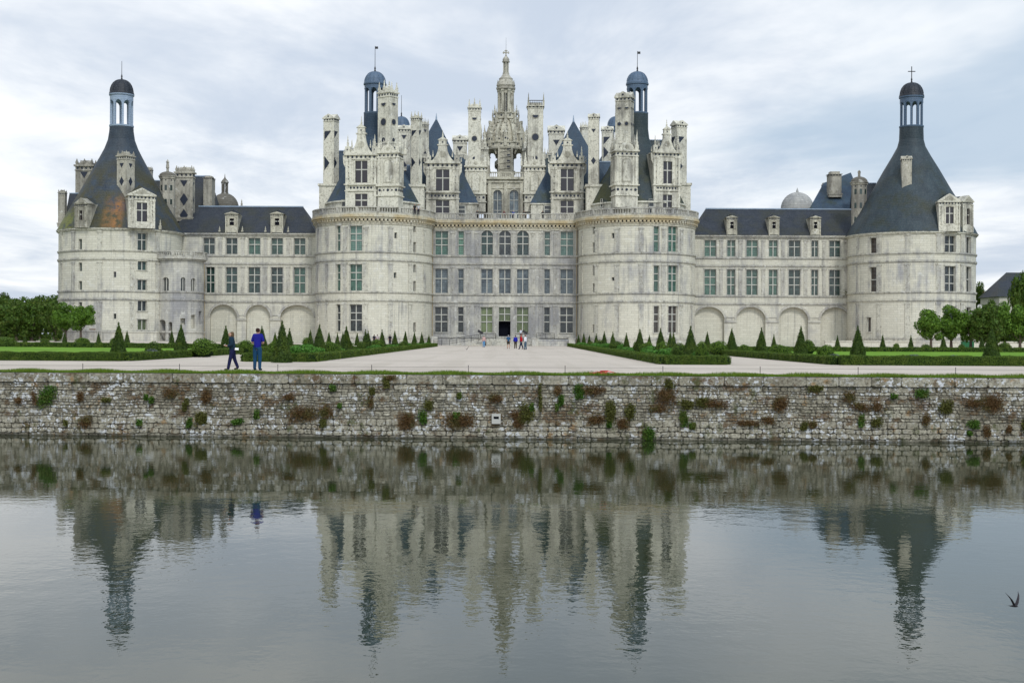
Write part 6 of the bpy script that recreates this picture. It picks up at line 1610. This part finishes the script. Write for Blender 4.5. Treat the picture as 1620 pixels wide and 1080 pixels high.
x, y = at(407, 585.6)
man = person('man in royal blue polo shirt and jeans seen from behind, head bowed', x, y, 1.80, R(-8), (.014, .016, .21), (.012, .055, .12), (.035, .018, .015), arms='front', fine=True, lean=.035)
# phone and bag
def phone(pers, label, z=.655):
    m = pers.matrix_basis; M_ = Matrix.Translation(pers.location) @ pers.rotation_euler.to_matrix().to_4x4() @ Matrix.Scale(pers.scale[0], 4)
    p = M_ @ Vector((0, .20, z)); b = MB(TM(p.x, p.y, p.z, pers.rotation_euler.z) @ Matrix.Rotation(R(-50), 4, 'X')); b.box(-.07, .07, -.04, .04, -.006, .006, 0); b.box(-.065, .065, -.035, .035, .0061, .008, 1)
    tag(b.build('phone', [M['white'], M['g_dark']]), label, 'phone')
phone(wmn, 'small white phone held by the walking woman')
phone(man, 'phone held in front of the man in blue')
wp = wmn.location; b = MB(TM(wp.x+.20, wp.y-.14, .90, R(10))); b.box(-.08, .08, -.03, .03, -.045, .045, 0, .006)
tag(b.build('pouch', M['white']), 'small white pouch at the hip of the woman in dark jacket', 'bag')
far = [(765.5, 549.2, 1.62, 'person in pale pink top and light blue jeans by the ramp', (.55, .36, .33), (.10, .28, .5), (.02, .015, .012), R(170), 0, False),
       (804.3, 551.4, 1.72, 'grey haired person in dark blue top and dark shorts before the door', (.03, .09, .18), (.05, .045, .035), (.35, .35, .36), R(5), .04, True),
       (815.5, 551.2, 1.66, 'person in bright blue jacket and brown trousers facing the castle door', (.015, .02, .30), (.06, .045, .03), (.03, .015, .02), R(10), 0, False),
       (824.5, 552.2, 1.75, 'person in red jacket striding in dark jeans near the steps', (.45, .015, .02), (.015, .025, .06), (.30, .10, .06), R(95), .13, False),
       (831.2, 553.0, 1.70, 'person in white shirt and grey blue jeans beside the red jacket', (.70, .70, .72), (.07, .12, .17), (.25, .13, .10), R(60), .03, False)]
for px, pf, h, lab, t, l, hr, fc, st_, sh in far:
    Y = 1.0; x, Y = at(px, pf); person(lab, x, Y, h*1.0, fc, t, l, hr, stride=st_, shorts=sh, longsleeve=not sh)
x, Y = at(592, 552); 
for px, lab, c, hr, Y in ((592, 'dark clothed visitor behind the left bed near the keep tower', (.02, .02, .03), (.03, .02, .02), 196), (597, 'visitor in pale top behind the left bed near the keep tower', (.45, .38, .38), (.05, .03, .03), 197), (617, 'visitor in black standing alone by the left keep tower', (.012, .012, .02), (.02, .015, .015), 186)):
    person(lab, X(px, Y, 540), Y, 1.68, R(30), c, (.02, .02, .03), hr)
person('person in white shirt on the terrace right of the castle door', X(824.5, 216.3), 216.3, 1.7, R(150), (.65, .68, .75), (.05, .05, .07), (.03, .02, .02), z=1.1)
for px, Y, lab, c in ((755, 221.9, 'visitor in black leaning at the roof balustrade, left of the stair hall', (.015, .015, .02)), (797.5, 221.9, 'visitor in dark red behind the balustrade, left of the blue one', (.12, .03, .04)), (812, 222.2, 'visitor in bright blue behind the roof balustrade under the stair lantern', (.02, .06, .30)),
                      (829, 222.0, 'visitor in black behind the balustrade, right of the blue one', (.02, .015, .02)), (858.5, 221.9, 'visitor in black at the roof balustrade below the right dormer', (.015, .015, .02)), (662, 212.4, 'visitor in pale top on the left keep tower gallery', (.5, .5, .5)), (656, 212.0, 'visitor in black on the left keep tower gallery', (.02, .02, .02))):
    person(lab, X(px, Y, 337), Y, 1.7, R(180), c, (.03, .03, .04), z=21.22)
# ---- swallows
def swallow(px, py, Y, span, label, rz=0., tilt=0.):
    x, z = X(px, Y, py), Z(py, px, Y)
    e = empty('swallow', (x, Y, z), label=label, cat='bird'); e.rotation_euler = (0, tilt, rz); s = span; e.scale = (s, s, s)
    mat = bpy.data.materials.get('swallow_feathers') or N('swallow_feathers').out((.035, .03, .035), .6, .3)
    b = MB()
    secs = [(-.30, .008, -.09), (-.20, .03, -.075), (-.06, .062, -.03), (.06, .066, .0), (.15, .05, .02), (.20, .035, .035), (.245, .006, .03)]
    vs = []; n = 8
    for X_, r, zz_ in secs:
        for k in range(n): a = 2*math.pi*k/n; vs.append((X_, r*math.cos(a), zz_+r*.85*math.sin(a)))
    fs = [(j*n+k, j*n+(k+1) % n, (j+1)*n+(k+1) % n, (j+1)*n+k) for j in range(len(secs)-1) for k in range(n)]+[tuple(reversed(range(n))), tuple((len(secs)-1)*n+k for k in range(n))]
    b.add(vs, fs)
    # forked tail
    for sy in (-1, 1): b.add([(-.26, 0, -.085), (-.22, sy*.03, -.08), (-.46, sy*.07, -.12), (-.34, sy*.012, -.10), (-.3, 0, -.095)], [(0, 1, 2, 3, 4)])
    o = b.build('body', mat, e)
    for sy in (-1, 1):     # raised curved wings with thickness
        b = MB(); L = []
        for t, ch, sw, up in ((0, .16, .06, .02), (.25, .17, .05, .17), (.5, .14, .0, .33), (.75, .09, -.08, .46), (1, .012, -.22, .60)):
            yy = sy*(.04+.62*t*.62); th = .012*(1-t)+.002
            L.append([(sw+ch/2, yy, up+th), (sw-ch/2, yy, up+th*.5), (sw-ch/2, yy, up-th*.5), (sw+ch/2, yy, up-th)])
        vs = [p for q in L for p in q]; fs = [(4*j+k, 4*j+(k+1) % 4, 4*j+4+(k+1) % 4, 4*j+4+k) for j in range(4) for k in range(4)]+[(0, 1, 2, 3), (19, 18, 17, 16)]
        b.add(vs, fs); b.build('wing', mat, e)
swallow(1604, 957.5, 14.5, .235, 'dark swallow with raised wings flying low over the canal', R(-62), R(8))
swallow(738, 552.5, 62, .26, 'tiny swallow flying low over the central gravel', R(-70), R(25))
# ================================================================= sky, sun, camera
w = bpy.data.worlds.new('World'); SC.world = w; w.use_nodes = True; nt = w.node_tree; L = nt.links.new
for n in list(nt.nodes): nt.nodes.remove(n)
def wn(t, **k):
    n = nt.nodes.new(t)
    for a, v in k.items(): setattr(n, a, v)
    return n
SUN_EL, SUN_AZ = R(44), R(162)       # high soft sun behind the camera, to the right
sky = wn('ShaderNodeTexSky', sky_type='NISHITA'); sky.sun_disc = False; sky.sun_elevation = SUN_EL; sky.sun_rotation = SUN_AZ; sky.air_density = 1; sky.dust_density = 2
tc = wn('ShaderNodeTexCoord'); sp = wn('ShaderNodeSeparateXYZ'); L(tc.outputs['Generated'], sp.inputs[0])
def wm(op, a, b=0., c=None):
    n = wn('ShaderNodeMath', operation=op)
    for i, v in enumerate((a, b)+((c,) if c is not None else ())):
        if isinstance(v, bpy.types.NodeSocket): L(v, n.inputs[i])
        else: n.inputs[i].default_value = v
    return n.outputs[0]
zc_ = wm('ADD', wm('MAXIMUM', sp.outputs['Z'], 0.), .10)
cb_ = wn('ShaderNodeCombineXYZ'); L(wm('DIVIDE', sp.outputs['X'], zc_), cb_.inputs[0]); L(wm('DIVIDE', sp.outputs['Y'], zc_), cb_.inputs[1])
def wnoise(scale, det, loc, sc=(1, 1, 1), ro=.55):
    m = wn('ShaderNodeMapping'); m.inputs['Location'].default_value = loc; m.inputs['Scale'].default_value = sc; L(cb_.outputs[0], m.inputs['Vector'])
    n = wn('ShaderNodeTexNoise'); n.inputs['Scale'].default_value = scale; n.inputs['Detail'].default_value = det; n.inputs['Roughness'].default_value = ro; n.inputs['Distortion'].default_value = .35; L(m.outputs[0], n.inputs['Vector']); return n.outputs['Fac']
def mr(v, a, b, c, d):
    n = wn('ShaderNodeMapRange'); n.clamp = True; n.interpolation_type = 'SMOOTHSTEP'
    for i, q in enumerate((v, a, b, c, d)):
        if isinstance(q, bpy.types.NodeSocket): L(q, n.inputs[i])
        else: n.inputs[i].default_value = q
    return n.outputs[0]
def mx(f, a, b):
    n = wn('ShaderNodeMix'); n.data_type = 'RGBA'
    for s_, v in ((n.inputs['Factor'], f), (n.inputs['A'], a), (n.inputs['B'], b)):
        if isinstance(v, bpy.types.NodeSocket): L(v, s_)
        elif isinstance(v, (int, float)): s_.default_value = v
        else: s_.default_value = (*v, 1)
    return n.outputs['Result']
n1 = wnoise(.55, 7, (1.3, 4.1, 0), (1, .55, 1), .55); n2 = wnoise(1.6, 6, (7, 2, 3), (1, .6, 1), .6)
shade = wm('ADD', wm('MULTIPLY', n1, .62), wm('MULTIPLY', n2, .38))
cloud = mx(mr(shade, .41, .59, 0, 1), (.62, .70, .82), (1.06, 1.08, 1.10))
n3 = wnoise(.42, 6, (11.3, 2.7, 5), (1.2, .8, 1), .55)
blue = mr(wm('ADD', wm('ADD', n3, wm('MULTIPLY', sp.outputs['X'], .35)), wm('MULTIPLY', sp.outputs['Z'], .25)), .60, .80, 0, .75)
cloud = mx(blue, cloud, (.40, .54, .70))
# thin brightening towards the veiled sun behind the camera and overhead
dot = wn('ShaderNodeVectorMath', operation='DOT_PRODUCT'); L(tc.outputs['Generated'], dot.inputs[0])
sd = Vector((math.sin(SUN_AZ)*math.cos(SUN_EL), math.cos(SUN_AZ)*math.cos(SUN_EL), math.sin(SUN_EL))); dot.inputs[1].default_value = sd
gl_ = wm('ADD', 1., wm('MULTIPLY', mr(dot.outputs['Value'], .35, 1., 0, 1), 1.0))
bg1 = wn('ShaderNodeBackground'); L(sky.outputs[0], bg1.inputs['Color']); bg1.inputs['Strength'].default_value = .06
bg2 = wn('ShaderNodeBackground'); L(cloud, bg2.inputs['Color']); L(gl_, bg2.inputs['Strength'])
mxs = wn('ShaderNodeMixShader'); mxs.inputs[0].default_value = .88; L(bg1.outputs[0], mxs.inputs[1]); L(bg2.outputs[0], mxs.inputs[2])
ow = wn('ShaderNodeOutputWorld'); L(mxs.outputs[0], ow.inputs['Surface'])
sl = bpy.data.lights.new('sun', 'SUN'); sl.energy = 1.5; sl.angle = R(10); sl.color = (1, .97, .92)
so = bpy.data.objects.new('sun', sl); COL.objects.link(so); so.rotation_euler = sd.to_track_quat('Z', 'Y').to_euler(); so.location = sd*100
cam = bpy.data.cameras.new('camera'); co = bpy.data.objects.new('camera', cam); COL.objects.link(co); SC.camera = co
cam.lens = 36*F/1620; cam.sensor_width = 36; cam.sensor_fit = 'HORIZONTAL'; cam.clip_end = 9000; cam.clip_start = .5; cam.shift_y = -7/1620
c, s = math.cos(A), math.sin(A)
co.matrix_world = Matrix(((c, -s, 0, 0), (0, 0, -1, 0), (s, c, 0, CAMZ), (0, 0, 0, 1)))
SC.view_settings.view_transform = 'Standard'; SC.view_settings.look = 'None'; SC.view_settings.exposure = .12; SC.view_settings.gamma = 1
SC.cycles.max_bounces = 6; SC.cycles.diffuse_bounces = 3; SC.cycles.glossy_bounces = 3; SC.cycles.use_denoising = True
